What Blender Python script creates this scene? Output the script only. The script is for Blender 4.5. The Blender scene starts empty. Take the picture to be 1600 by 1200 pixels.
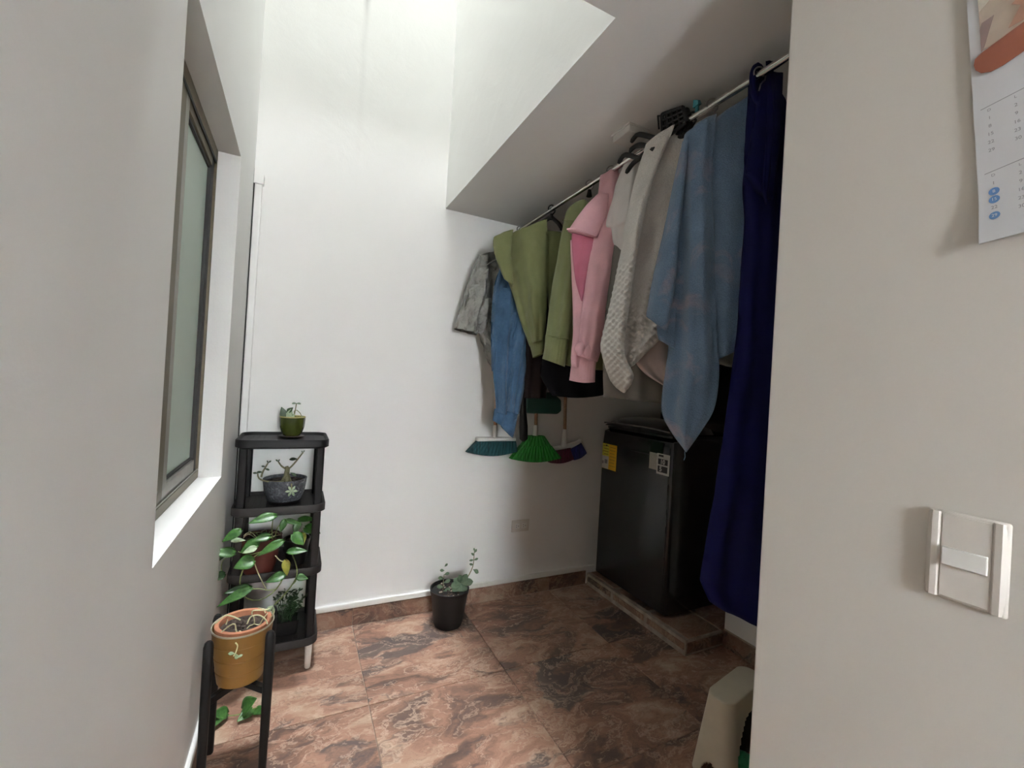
import bpy, bmesh, math, random
from mathutils import Vector, Matrix, noise
random.seed(7)
C = bpy.context.scene.collection
SC = bpy.context.scene
PI = math.pi

# ------------------------------------------------------------ camera, sky, light, exposure
YAW, PITCH, ROLL, EYE, FOCAL = 0.4560476, 0.00456, 0.0591275, 1.31, 680.0
fwd = Vector((math.sin(YAW)*math.cos(PITCH), math.cos(YAW)*math.cos(PITCH), math.sin(PITCH)))
r0 = Vector((math.cos(YAW), -math.sin(YAW), 0)); u0 = r0.cross(fwd)
rgt = r0*math.cos(ROLL) + u0*math.sin(ROLL); upv = -r0*math.sin(ROLL) + u0*math.cos(ROLL)
cd = bpy.data.cameras.new('camera'); cam = bpy.data.objects.new('camera', cd); C.objects.link(cam)
m = Matrix((rgt, upv, -fwd)).transposed().to_4x4(); m.translation = (0, 0, EYE); cam.matrix_world = m
cd.sensor_width = 36; cd.lens = FOCAL/1600*36; cd.clip_start = 0.02
SC.camera = cam
SC.view_settings.view_transform = 'Standard'; SC.view_settings.look = 'None'
SC.view_settings.gamma = 1; SC.view_settings.use_curve_mapping = False
SC.view_settings.exposure = 1.62
SC.cycles.max_bounces = 18; SC.cycles.diffuse_bounces = 14; SC.cycles.sample_clamp_indirect = 4
SC.cycles.caustics_reflective = False; SC.cycles.caustics_refractive = False
w = bpy.data.worlds.new('overcast_sky'); SC.world = w; w.use_nodes = True
bg = w.node_tree.nodes['Background']; bg.inputs[1].default_value = 98.0
_n = w.node_tree.nodes; _l = w.node_tree.links          # CIE overcast sky: three times as bright overhead as at the horizon
_t = _n.new('ShaderNodeTexCoord'); _s = _n.new('ShaderNodeSeparateXYZ'); _r = _n.new('ShaderNodeValToRGB')
_l.new(_t.outputs['Generated'], _s.inputs[0]); _l.new(_s.outputs[2], _r.inputs[0]); _l.new(_r.outputs[0], bg.inputs[0])
_r.color_ramp.elements[0].color = (0.31, 0.32, 0.33, 1); _r.color_ramp.elements[1].color = (0.93, 0.97, 1.0, 1)
def area(name, loc, rot, sx, sy, energy, color=(1,1,1), portal=False):
    l = bpy.data.lights.new(name, 'AREA'); l.shape = 'RECTANGLE'; l.size = sx; l.size_y = sy; l.energy = energy; l.color = color
    o = bpy.data.objects.new(name, l); C.objects.link(o); o.location = loc; o.rotation_euler = rot
    if portal: l.cycles.is_portal = True
    return o
ROOF = 12.0; CEIL = 2.294  # shaft top lies out of view, raised to even the light down the walls
area('skylight_portal', (0.228, 1.67, ROOF), (0, 0, 0), 0.94, 1.48, 1, portal=True)
area('corridor_portal', (0.29, -2.0, 1.65), (-PI/2, 0, 0), 0.4, 0.5, 1, portal=True)
area('corridor_warm_fill', (0.3, -0.9, CEIL-0.03), (0, 0, 0), 0.25, 0.25, 0.3, (1.0, 0.88, 0.72))  # added warm fill light behind the camera, without any fixture

# ------------------------------------------------------------ materials
def new_mat(name):
    mt = bpy.data.materials.new(name); mt.use_nodes = True
    nt = mt.node_tree; b = nt.nodes['Principled BSDF']
    return mt, nt, b
def N(nt, typ, **kw):
    n = nt.nodes.new(typ)
    for k, v in kw.items(): setattr(n, k, v)
    return n
def ramp(nt, src, stops):
    r = N(nt, 'ShaderNodeValToRGB'); e = r.color_ramp.elements
    while len(e) < len(stops): e.new(0.5)
    for el, (p, c) in zip(e, stops): el.position = p; el.color = (*c, 1)
    nt.links.new(src, r.inputs[0]); return r.outputs[0]
def nz(nt, scale, detail=4, dist=0, coord='Object', rough=0.55, vec=None):
    n = N(nt, 'ShaderNodeTexNoise'); n.inputs['Scale'].default_value = scale; n.inputs['Detail'].default_value = detail
    n.inputs['Distortion'].default_value = dist; n.inputs['Roughness'].default_value = rough
    if vec is None:
        t = N(nt, 'ShaderNodeTexCoord'); vec = t.outputs[coord]
    nt.links.new(vec, n.inputs['Vector']); return n
def bump(nt, b, h, strength, dist=0.002):
    bp = N(nt, 'ShaderNodeBump'); bp.inputs['Strength'].default_value = strength; bp.inputs['Distance'].default_value = dist
    nt.links.new(h, bp.inputs['Height']); nt.links.new(bp.outputs[0], b.inputs['Normal']); return bp
def mixc(nt, f, a, c):
    m_ = N(nt, 'ShaderNodeMix', data_type='RGBA')
    for s, v in ((0, f), (6, a), (7, c)):
        if isinstance(v, (tuple, float)): m_.inputs[s].default_value = v if isinstance(v, float) else (*v, 1)
        else: nt.links.new(v, m_.inputs[s])
    return m_.outputs[2]
def math_n(nt, op, a, c=None):
    n = N(nt, 'ShaderNodeMath', operation=op)
    for i, v in enumerate((a, c)):
        if v is None: continue
        if isinstance(v, (int, float)): n.inputs[i].default_value = v
        else: nt.links.new(v, n.inputs[i])
    return n.outputs[0]
def plain(name, col, rough=0.5, var=0.12, vscale=12, bmp=0.0, bscale=80, metallic=0.0, spec=0.5, dist=0.002, sheen=0.0):
    mt, nt, b = new_mat(name)
    n = nz(nt, vscale, 4)
    lo = tuple(c*(1-var) for c in col); hi = tuple(min(1, c*(1+var)) for c in col)
    nt.links.new(ramp(nt, n.outputs[0], [(0.3, lo), (0.7, hi)]), b.inputs['Base Color'])
    b.inputs['Roughness'].default_value = rough; b.inputs['Metallic'].default_value = metallic
    b.inputs['Specular IOR Level'].default_value = spec
    if sheen: b.inputs['Sheen Weight'].default_value = sheen
    if bmp: bump(nt, b, nz(nt, bscale, 3).outputs[0], bmp, dist)
    return mt
def wall_paint(name, col, stain=False):
    mt, nt, b = new_mat(name)
    n = nz(nt, 1.7, 5, 0.6)
    c = ramp(nt, n.outputs[0], [(0.3, tuple(x*0.965 for x in col)), (0.7, col)])
    if stain:                       # the old damp streak running down the shaft wall
        t = N(nt, 'ShaderNodeTexCoord'); s = N(nt, 'ShaderNodeSeparateXYZ'); nt.links.new(t.outputs['Object'], s.inputs[0])
        wob = nz(nt, 6, 3)
        dx = math_n(nt, 'ABSOLUTE', math_n(nt, 'SUBTRACT', math_n(nt, 'ADD', s.outputs[0], math_n(nt, 'MULTIPLY', wob.outputs[0], 0.02)), 0.222))
        f = ramp(nt, dx, [(0.0, (1, 1, 1)), (0.022, (0, 0, 0))])
        zf = ramp(nt, math_n(nt, 'DIVIDE', s.outputs[2], 4.0), [(0.60, (0, 0, 0)), (0.76, (0.16, .16, .16)), (0.795, (0.25, .25, .25)), (0.83, (1, 1, 1))])
        c = mixc(nt, math_n(nt, 'MULTIPLY', f, math_n(nt, 'MULTIPLY', zf, 0.5)), c, (0.25, 0.25, 0.25))
    nt.links.new(c, b.inputs['Base Color']); b.inputs['Roughness'].default_value = 0.7; b.inputs['Specular IOR Level'].default_value = 0.25
    big = nz(nt, 5, 6, 0.4); fine = nz(nt, 140, 2)
    h = math_n(nt, 'ADD', math_n(nt, 'MULTIPLY', big.outputs[0], 5.0), math_n(nt, 'MULTIPLY', fine.outputs[0], 0.35))
    bump(nt, b, h, 0.22, 0.003)
    return mt
M = {}
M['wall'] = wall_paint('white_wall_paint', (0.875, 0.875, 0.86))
M['wall_back'] = wall_paint('white_wall_paint_stained', (0.875, 0.875, 0.86), True)
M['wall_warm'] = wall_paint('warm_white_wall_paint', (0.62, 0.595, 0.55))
M['ceiling'] = wall_paint('ceiling_paint', (0.68, 0.65, 0.63))
M['ledge'] = wall_paint('white_plaster_ledge', (0.84, 0.84, 0.82))
def tile_mat(name, dark=1.0):
    mt, nt, b = new_mat(name)
    t = N(nt, 'ShaderNodeTexCoord'); oi = N(nt, 'ShaderNodeObjectInfo')
    add = N(nt, 'ShaderNodeVectorMath', operation='ADD'); mul = N(nt, 'ShaderNodeVectorMath', operation='SCALE')
    comb = N(nt, 'ShaderNodeCombineXYZ'); nt.links.new(oi.outputs['Random'], comb.inputs[0]); nt.links.new(oi.outputs['Random'], comb.inputs[2])
    nt.links.new(comb.outputs[0], mul.inputs[0]); mul.inputs['Scale'].default_value = 23.0
    nt.links.new(t.outputs['Object'], add.inputs[0]); nt.links.new(mul.outputs[0], add.inputs[1])
    mp = N(nt, 'ShaderNodeMapping'); mp.inputs['Scale'].default_value = (0.75, 1.25, 1); mp.inputs['Rotation'].default_value = (0, 0, 0.5)
    nt.links.new(add.outputs[0], mp.inputs['Vector']); V = mp.outputs[0]
    warp = nz(nt, 3.0, 5, 0, vec=V)
    wv = N(nt, 'ShaderNodeVectorMath', operation='SCALE'); nt.links.new(warp.outputs['Color'], wv.inputs[0]); wv.inputs['Scale'].default_value = 0.55
    av = N(nt, 'ShaderNodeVectorMath', operation='ADD'); nt.links.new(V, av.inputs[0]); nt.links.new(wv.outputs[0], av.inputs[1])
    a = nz(nt, 3.6, 12, 0.8, vec=av.outputs[0], rough=0.62)
    k = dark
    base = ramp(nt, a.outputs[0], [(0.28, (.060*k, .048*k, .045*k)), (0.40, (.16*k, .095*k, .072*k)), (0.47, (.30*k, .165*k, .115*k)), (0.54, (.40*k, .225*k, .155*k)), (0.62, (.50*k, .35*k, .25*k)), (0.75, (.60*k, .47*k, .36*k))])
    # dark slate pools
    d = nz(nt, 2.3, 9, 0.5, vec=av.outputs[0], rough=0.6)
    pool = ramp(nt, d.outputs[0], [(0.555, (0, 0, 0)), (0.60, (1, 1, 1))])
    c1 = mixc(nt, math_n(nt, 'MULTIPLY', pool, 0.8), base, (.075*k, .066*k, .068*k))
    # pale rims and veins where two noise fields cross
    v = nz(nt, 4.2, 10, 1.6, vec=av.outputs[0], rough=0.65)
    vein = ramp(nt, math_n(nt, 'ABSOLUTE', math_n(nt, 'SUBTRACT', v.outputs[0], 0.5)), [(0.0, (1, 1, 1)), (0.025, (0, 0, 0))])
    vm = nz(nt, 2.0, 3, 0, vec=V)
    c2 = mixc(nt, math_n(nt, 'MULTIPLY', vein, math_n(nt, 'MULTIPLY', vm.outputs[0], 1.1)), c1, (.66*k, .50*k, .38*k))
    v2 = nz(nt, 7.5, 8, 2.0, vec=av.outputs[0])
    vd = ramp(nt, math_n(nt, 'ABSOLUTE', math_n(nt, 'SUBTRACT', v2.outputs[0], 0.47)), [(0.0, (1, 1, 1)), (0.012, (0, 0, 0))])
    c3 = mixc(nt, math_n(nt, 'MULTIPLY', vd, 0.5), c2, (.09*k, .05*k, .04*k))
    nt.links.new(c3, b.inputs['Base Color'])
    nt.links.new(ramp(nt, a.outputs[0], [(0.3, (.36,)*3), (0.7, (.5,)*3)]), b.inputs['Roughness'])
    bump(nt, b, a.outputs[0], 0.25, 0.004)
    return mt
M['tile'] = tile_mat('rust_slate_floor_tile', 0.85); M['tile_dark'] = tile_mat('brown_skirting_tile', 0.62)
M['grout'] = plain('beige_grout', (.38, .30, .23), 0.9, 0.15, 40, 0.2, 200)
M['plinth'] = plain('plinth_mortar', (.33, .28, .23), 0.85, 0.35, 14, 0.4, 60)
M['black_plastic'] = plain('black_plastic', (.007, .007, .007), 0.5, 0.2, 20, 0.05, 200, spec=.3)
M['rack'] = plain('dark_brown_plastic', (.020, .0165, .0155), 0.55, 0.15, 15, 0.08, 150, spec=.25)
M['rack_black'] = plain('black_rack_plastic', (.006, .0055, .006), 0.5, 0.15, 15, spec=.25)
M['white_plastic'] = plain('white_plastic', (.72, .71, .68), 0.4, 0.04)
M['beige_plastic'] = plain('switch_plastic', (.64, .61, .565), 0.45, 0.03)
M['grey_plastic'] = plain('mid_grey_plastic', (.22, .22, .22), 0.45)
M['cream_plastic'] = plain('cream_plastic', (.66, .61, .49), 0.35, 0.05)
M['green_bag'] = plain('green_plastic', (.03, .30, .14), 0.4)
M['chrome'] = plain('brushed_chrome', (.66, .64, .61), 0.16, 0.05, 40, metallic=1.0)
M['wire'] = plain('steel_wire', (.32, .31, .30), 0.35, 0.1, metallic=0.9)
M['alu'] = plain('bronze_aluminium', (.150, .125, .080), 0.45, 0.12, 30, metallic=0.25)
M['alu_light'] = plain('grey_aluminium', (.36, .35, .32), 0.4, 0.1, 30, metallic=0.5)
M['dark_gasket_gap'] = plain('dark_gasket_gap', (.03, .03, .03), 0.7)
M['soil'] = plain('dark_potting_soil', (.055, .040, .032), 0.95, 0.7, 60, 1.0, 90, dist=0.01)
M['terracotta'] = plain('terracotta', (.40, .165, .09), 0.75, 0.15, 25, 0.15, 120)
M['red_pot'] = plain('oxblood_pot', (.070, .014, .010), 0.55, 0.2, 14, 0.05, 120)
M['green_glaze'] = plain('olive_green_glaze', (.045, .058, .010), 0.15, 0.25, 30)
M['green_rim'] = plain('pale_olive_glaze_rim', (.30, .27, .11), 0.25, 0.1)
M['saucer_brown'] = plain('dark_brown_glaze', (.045, .026, .022), 0.3)
M['mustard'] = plain('mustard_enamel', (.21, .105, .022), 0.45, 0.1, 10)
M['mustard_rim'] = plain('worn_metal_rim', (.42, .38, .30), 0.4, 0.15, metallic=0.4)
M['black_pot'] = plain('black_nursery_pot', (.009, .008, .008), 0.5, 0.2, 20, spec=.3)
M['black_stand'] = plain('black_painted_wood', (.005, .0048, .005), 0.55, 0.25, 30, 0.1, 100, spec=.25)
def stone():
    mt, nt, b = new_mat('grey_flecked_stoneware')
    n = nz(nt, 55, 6, 1.2)
    nt.links.new(ramp(nt, n.outputs[0], [(0.42, (.050, .055, .066)), (0.6, (.11, .12, .14)), (0.70, (.30, .31, .33))]), b.inputs['Base Color'])
    b.inputs['Roughness'].default_value = 0.45; bump(nt, b, n.outputs[0], 0.3, 0.002); return mt
M['stone'] = stone()
def leafm(name, col, col2, rough=0.35):
    mt, nt, b = new_mat(name)
    n = nz(nt, 45, 4, 1.0)
    nt.links.new(ramp(nt, n.outputs[0], [(0.35, col), (0.72, col2)]), b.inputs['Base Color'])
    b.inputs['Roughness'].default_value = rough
    b.inputs['Transmission Weight'].default_value = 0.0
    b.inputs['Subsurface Weight'].default_value = 0.0
    return mt
M['leaf'] = leafm('pothos_leaf_green', (.022, .085, .016), (.065, .17, .034))
M['leaf_dark'] = leafm('dark_leaf_green', (.009, .034, .008), (.02, .06, .014))
M['leaf_yellow'] = leafm('yellowing_leaf', (.30, .28, .03), (.16, .22, .03))
M['leaf_grey'] = leafm('grey_green_succulent', (.075, .125, .075), (.13, .19, .11), 0.5)
M['leaf_pale'] = leafm('pale_mint_leaf', (.20, .29, .17), (.40, .48, .32), 0.5)
M['stem'] = leafm('olive_stem', (.17, .22, .07), (.26, .32, .11), 0.5)
M['stem_pale'] = leafm('pale_cream_stem', (.52, .52, .30), (.68, .66, .44), 0.5)
M['stem_grey'] = leafm('woody_grey_green_stem', (.16, .15, .075), (.27, .26, .14), 0.6)
M['washer'] = plain('gloss_black_enamel', (.008, .008, .008), 0.16, 0.05)
M['washer_front'] = plain('graphite_steel_front', (.014, .014, .014), 0.27, 0.06)
M['washer_lid'] = plain('smoked_black_lid', (.010, .010, .011), 0.12, 0.05)
M['lid_edge'] = plain('grey_lid_edge', (.12, .12, .12), 0.25, 0.05)
M['sticker_yellow'] = plain('yellow_sticker', (.78, .47, .02), 0.5, 0.05)
M['sticker_lime'] = plain('lime_sticker', (.62, .62, .06), 0.5, 0.12, 60)
M['sticker_white'] = plain('white_sticker', (.62, .62, .58), 0.5, 0.04)
M['sticker_grey'] = plain('pale_grey_sticker', (.46, .46, .40), 0.5, 0.08, 80)
M['ink'] = plain('black_ink', (.02, .02, .02), 0.6)
M['ink_brown'] = plain('brown_ink', (.32, .20, .02), 0.6)
M['ink_grey'] = plain('grey_ink', (.25, .25, .27), 0.7)
M['ink_blue'] = plain('blue_ink', (.10, .22, .46), 0.6)
M['paper'] = plain('calendar_paper', (.60, .61, .63), 0.6, 0.02)
M['paper_band'] = plain('terracotta_print', (.19, .055, .028), 0.6, 0.06)
M['photo_tan'] = plain('tan_print', (.42, .35, .28), 0.6, 0.15, 20)
M['photo_olive'] = plain('olive_print', (.27, .25, .19), 0.6, 0.15, 20)
M['photo_skin'] = plain('pink_brown_print', (.34, .19, .13), 0.6, 0.2, 40)
M['photo_cream'] = plain('cream_print', (.52, .49, .42), 0.6, 0.1, 20)
M['photo_plum'] = plain('plum_print', (.20, .14, .13), 0.6, 0.15, 20)
M['dark_green'] = plain('bottle_green_plastic', (.006, .040, .030), 0.4, 0.1)
M['wood'] = plain('broom_handle_wood', (.26, .15, .09), 0.6, 0.3, 30)
M['tealclip'] = plain('teal_plastic', (.03, .20, .23), 0.4)
def bristle(name, col):
    mt, nt, b = new_mat(name)
    t = N(nt, 'ShaderNodeTexCoord'); mp = N(nt, 'ShaderNodeMapping'); mp.inputs['Scale'].default_value = (1, 1, .05); nt.links.new(t.outputs['Object'], mp.inputs['Vector'])
    n = nz(nt, 130, 3, 0.2, vec=mp.outputs[0])
    nt.links.new(ramp(nt, n.outputs[0], [(0.36, tuple(c*.45 for c in col)), (0.62, tuple(min(1, c*1.35) for c in col))]), b.inputs['Base Color'])
    b.inputs['Roughness'].default_value = 0.6; b.inputs['Specular IOR Level'].default_value = 0.3
    bump(nt, b, n.outputs[0], 0.8, 0.004); return mt
M['teal_bristle'] = bristle('teal_bristles', (.006, .052, .060)); M['green_bristle'] = bristle('green_bristles', (.016, .17, .022))
M['plum_bristle'] = bristle('plum_bristles', (.085, .010, .030)); M['navy_bristle'] = bristle('navy_bristles', (.012, .018, .11))
def cloth(name, col, var=0.10, weave=600, bmp=0.25, rough=0.9, vscale=9, sheen=0.15, crumple=0.0, dist=0.001):
    mt, nt, b = new_mat(name)
    n = nz(nt, vscale, 5)
    lo = tuple(c*(1-var) for c in col); hi = tuple(min(1, c*(1+var)) for c in col)
    f = nz(nt, weave, 2)
    c0 = ramp(nt, n.outputs[0], [(0.3, lo), (0.7, hi)])
    c1 = mixc(nt, ramp(nt, f.outputs[0], [(0.35, (.0,)*3), (0.65, (.16,)*3)]), c0, tuple(c*0.55 for c in col))
    nt.links.new(c1, b.inputs['Base Color']); b.inputs['Roughness'].default_value = rough
    b.inputs['Specular IOR Level'].default_value = 0.1; b.inputs['Sheen Weight'].default_value = sheen; b.inputs['Sheen Roughness'].default_value = 0.5
    h = math_n(nt, 'ADD', math_n(nt, 'MULTIPLY', f.outputs[0], 0.3), math_n(nt, 'MULTIPLY', nz(nt, 22, 4, 1.5).outputs[0], crumple))
    bump(nt, b, h, bmp, dist)
    return mt
M['cl_green'] = cloth('sage_green_fleece', (.175, .195, .088), bmp=.3, crumple=1.2, dist=.004)
M['cl_pink'] = cloth('pale_pink_fleece', (.74, .44, .49), bmp=.3, crumple=1.2, dist=.004)
M['cl_pink_in'] = cloth('deep_pink_lining', (.50, .16, .23))
M['cl_white'] = cloth('white_jersey', (.84, .81, .80), 0.05, crumple=1.0, dist=.004)
M['cl_pale'] = cloth('pale_rose_linen', (.62, .53, .50), 0.06, crumple=1.0, dist=.004)
M['cl_grey'] = cloth('grey_striped_cotton', (.33, .33, .31), 0.25, bmp=.6, crumple=5.0, dist=.010)
M['cl_greytee'] = cloth('warm_grey_jersey', (.19, .175, .155), 0.12, crumple=1.0, dist=.004)
M['cl_blue'] = cloth('chambray_blue_cotton', (.060, .125, .220), 0.18, bmp=.5, crumple=3.5, dist=.007)
M['cl_black'] = cloth('black_jersey', (.006, .006, .007), 0.1, sheen=0.0)
M['cl_brown'] = cloth('dark_brown_cotton', (.020, .014, .014), 0.1, sheen=0.0)
M['cl_navy'] = cloth('navy_fleece', (.006, .007, .042), 0.15, bmp=.4, crumple=.6, sheen=.0, dist=.004)
M['cl_olive'] = cloth('pale_olive_linen', (.36, .36, .29), 0.1)
def terry(name, col, spots=None):
    mt, nt, b = new_mat(name)
    n = nz(nt, 7, 5, 0.4); f = nz(nt, 260, 3)
    c = ramp(nt, n.outputs[0], [(0.3, tuple(x*0.86 for x in col)), (0.7, tuple(min(1, x*1.1) for x in col))])
    c = mixc(nt, ramp(nt, f.outputs[0], [(0.35, (.35,)*3), (0.6, (0,)*3)]), c, tuple(x*0.6 for x in col))
    if spots:
        s = nz(nt, 8.5, 3, 0.8)
        c = mixc(nt, ramp(nt, s.outputs[0], [(0.56, (0,)*3), (0.74, (.5,)*3)]), c, spots)
    nt.links.new(c, b.inputs['Base Color']); b.inputs['Roughness'].default_value = 0.95
    b.inputs['Specular IOR Level'].default_value = 0.05; b.inputs['Sheen Weight'].default_value = 0.2
    h = math_n(nt, 'ADD', f.outputs[0], math_n(nt, 'MULTIPLY', nz(nt, 30, 3, .6).outputs[0], 1.3))
    bump(nt, b, h, 0.8, 0.004)
    return mt
M['towel_blue'] = terry('blue_terry', (.135, .205, .30), spots=(.40, .29, .30))
M['towel_white'] = terry('white_waffle_terry', (.80, .78, .75))
def frosted():
    mt, nt, b = new_mat('frosted_green_glass')
    b.inputs['Base Color'].default_value = (.74, .89, .81, 1); b.inputs['Roughness'].default_value = 0.35
    b.inputs['Transmission Weight'].default_value = 0.12; b.inputs['IOR'].default_value = 1.45
    bump(nt, b, nz(nt, 300, 2).outputs[0], 0.15, 0.001)
    return mt
M['glass'] = frosted()

# ------------------------------------------------------------ mesh helpers
class MB:
    def __init__(s): s.v = []; s.f = []; s.uv = None
    def add(s, vs, fs):
        o = len(s.v); s.v += [tuple(v) for v in vs]; s.f += [tuple(i+o for i in f) for f in fs]; return s
    def box(s, x0, x1, y0, y1, z0, z1):
        vs = [(x, y, z) for z in (z0, z1) for y in (y0, y1) for x in (x0, x1)]
        return s.add(vs, [(0, 2, 3, 1), (4, 5, 7, 6), (0, 1, 5, 4), (2, 6, 7, 3), (0, 4, 6, 2), (1, 3, 7, 5)])
    def rings(s, rings, cap0=True, cap1=True, close=True):
        n = len(rings[0]); vs = [p for r in rings for p in r]; fs = []
        for i in range(len(rings)-1):
            for j in range(n if close else n-1):
                a = i*n+j; b = i*n+(j+1) % n; fs.append((a, b, b+n, a+n))
        if cap0: fs.append(tuple(reversed(range(n))))
        if cap1: fs.append(tuple(range((len(rings)-1)*n, len(rings)*n)))
        return s.add(vs, fs)
    def lathe(s, prof, c=(0, 0, 0), n=28, cap0=True, cap1=True):
        return s.rings([[(c[0]+r*math.cos(2*PI*k/n), c[1]+r*math.sin(2*PI*k/n), c[2]+z) for k in range(n)] for r, z in prof], cap0, cap1)
    def tube(s, pts, r, n=8, flat=1.0):
        pts = [Vector(p) for p in pts]; R = r if isinstance(r, (list, tuple)) else [r]*len(pts)
        rs = []; up = None
        for i, p in enumerate(pts):
            t = (pts[min(i+1, len(pts)-1)]-pts[max(i-1, 0)]).normalized()
            if up is None:
                up = Vector((0, 0, 1)) if abs(t.z) < 0.9 else Vector((0, 1, 0))
            a = t.cross(up).normalized(); b = a.cross(t).normalized(); up = b
            rs.append([tuple(p + a*(R[i]*math.cos(2*PI*k/n)) + b*(R[i]*flat*math.sin(2*PI*k/n))) for k in range(n)])
        return s.rings(rs)
    def build(s, name, mat, parent=None, smooth=True, bevel=0, seg=2, sub=0, loc=None):
        me = bpy.data.meshes.new(name); me.from_pydata(s.v, [], s.f); me.update()
        bm = bmesh.new(); bm.from_mesh(me); bmesh.ops.recalc_face_normals(bm, faces=bm.faces); bm.to_mesh(me); bm.free()
        if smooth:
            for p in me.polygons: p.use_smooth = True
            if not bevel and not sub: me.set_sharp_from_angle(angle=math.radians(42))
        me.materials.append(mat)
        o = bpy.data.objects.new(name, me); C.objects.link(o)
        if loc: o.location = loc
        if parent: o.parent = parent
        if bevel:
            b = o.modifiers.new('bevel', 'BEVEL'); b.width = bevel; b.segments = seg; b.limit_method = 'ANGLE'; b.angle_limit = math.radians(40)
            me.set_sharp_from_angle(angle=math.radians(42)); b.harden_normals = False
        if sub:
            b = o.modifiers.new('subdivision', 'SUBSURF'); b.levels = sub; b.render_levels = sub
        return o
def thing(name, label, cat, loc=(0, 0, 0), rotz=0, group=None):
    o = bpy.data.objects.new(name, None); C.objects.link(o); o.location = loc; o.rotation_euler = (0, 0, rotz)
    o.empty_display_size = 0.05
    return tag(o, label, cat, group)
def tag(o, label, cat, group=None):
    o['label'] = label; o['category'] = cat
    if group: o['group'] = group
    return o
def struct(o, label=None):
    o['kind'] = 'structure'
    if label: o['label'] = label
    return o
def lab(o, label): o['label'] = label; return o
def interp(poly, n):
    """resample a polyline to n points, smoothed"""
    P = [Vector(p) for p in poly]; L = [0]
    for a, b in zip(P, P[1:]): L.append(L[-1]+(b-a).length)
    out = []
    for i in range(n):
        d = L[-1]*i/(n-1); k = 0
        while k < len(L)-2 and L[k+1] < d: k += 1
        t = (d-L[k])/max(1e-9, L[k+1]-L[k])
        p0, p1, p2, p3 = P[max(k-1, 0)], P[k], P[k+1], P[min(k+2, len(P)-1)]
        out.append(0.5*((2*p1)+(p2-p0)*t+(2*p0-5*p1+4*p2-p3)*t*t+(3*p1-p0-3*p2+p3)*t**3) if len(P) > 2 else p1.lerp(p2, t))
    return out
def smooth_path(poly, n): return interp(poly, n)

# ------------------------------------------------------------ the room
XL, XS, YB, YS = -0.24, 0.696, 2.41, 0.93       # left wall, shaft edge, back wall, shaft near edge
XC, YC = 0.815, 0.535                           # the corner of the wall with the switch
XR, YN, XN = 2.10, 1.55, 2.56                   # alcove right wall and the washer niche
WY0, WY1, WZ0, WZ1 = 1.084, 1.942, 0.905, 2.113  # window opening
b = MB(); b.box(XL-.5, XN+.1, -2.0, YB+.1, -.12, -.006)
floor = struct(b.build('floor', M['grout'], smooth=False))
GX = [XL, .325, .928, 1.531, XR]; GY = [-2.0, -1.81, -1.21, -.61, -.01, .59, 1.19, 1.79, 2.402]
tmesh = {}
for i in range(4):
    for j in range(8):
        x0, x1, y0, y1 = GX[i], GX[i+1], GY[j], GY[j+1]
        if x0 > XC and y1 < YC: continue
        g = .0012; wx, wy = round(x1-x0-2*g, 4), round(y1-y0-2*g, 4)
        q = MB(); q.box(-wx/2, wx/2, -wy/2, wy/2, -.012, 0)
        if (wx, wy) not in tmesh:
            o = q.build('tile', M['tile'], floor, smooth=False, bevel=.0015, seg=1); tmesh[(wx, wy)] = o
        else:
            o = tmesh[(wx, wy)].copy(); C.objects.link(o)
        o.location = ((x0+x1)/2, (y0+y1)/2, random.uniform(-.0006, 0))
b = MB()
b.box(XL-.2, XL, -2, YB, 0, WZ0); b.box(XL-.2, XL, -2, YB, WZ1, ROOF); b.box(XL-.2, XL, -2, WY0, WZ0, WZ1); b.box(XL-.2, XL, WY1, YB, WZ0, WZ1)
struct(b.build('wall_left', M['wall'], smooth=False))
b = MB(); b.box(XL-.2, XN+.1, YB, YB+.1, 0, ROOF); struct(b.build('wall_back', M['wall_back'], smooth=False))
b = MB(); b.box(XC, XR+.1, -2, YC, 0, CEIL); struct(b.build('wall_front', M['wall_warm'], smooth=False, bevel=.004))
b = MB(); b.box(XR, XR+.1, YC, YN-.1, 0, CEIL); b.box(XR, XN+.1, YN-.1, YN, 0, CEIL); struct(b.build('wall_right', M['wall'], smooth=False))
b = MB()
for bx in ((XL-.2, .09, 0, CEIL), (.49, XC, 0, CEIL), (.09, .49, 0, 1.4), (.09, .49, 1.9, CEIL)): b.box(bx[0], bx[1], -2.1, -2.0, bx[2], bx[3])
struct(b.build('wall_rear_light_block', M['wall_warm'], smooth=False))  # unseen end wall, added to cut the daylight coming from behind
b = MB(); b.box(XN, XN+.1, YN, YB, 0, CEIL); struct(b.build('wall_niche', M['wall'], smooth=False))
b = MB(); b.box(XS+.1, XN+.1, -2, YB, CEIL, CEIL+.12); b.box(XL, XS+.1, -2, YS-.1, CEIL, CEIL+.12); struct(b.build('ceiling', M['wall'], smooth=False))
b = MB(); b.box(XS, XS+.1, YS-.1, YB, CEIL, ROOF); struct(b.build('wall_shaft_right', M['wall'], smooth=False))
b = MB(); b.box(XL, XS, YS-.1, YS, CEIL, ROOF); struct(b.build('wall_shaft_near', M['wall'], smooth=False))
# unseen closed box added behind the window to keep sky light off the pane
b = MB(); x0 = XL-1.3
b.box(x0-.05, x0, .6, 2.5, .4, 2.5); b.box(x0, XL-.2, .55, .6, .4, 2.5); b.box(x0, XL-.2, 2.45, 2.5, .4, 2.5); b.box(x0, XL-.2, .6, 2.45, .35, .4); b.box(x0, XL-.2, .6, 2.45, 2.5, 2.55)
struct(b.build('sky_block_box', M['wall'], smooth=False))
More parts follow.
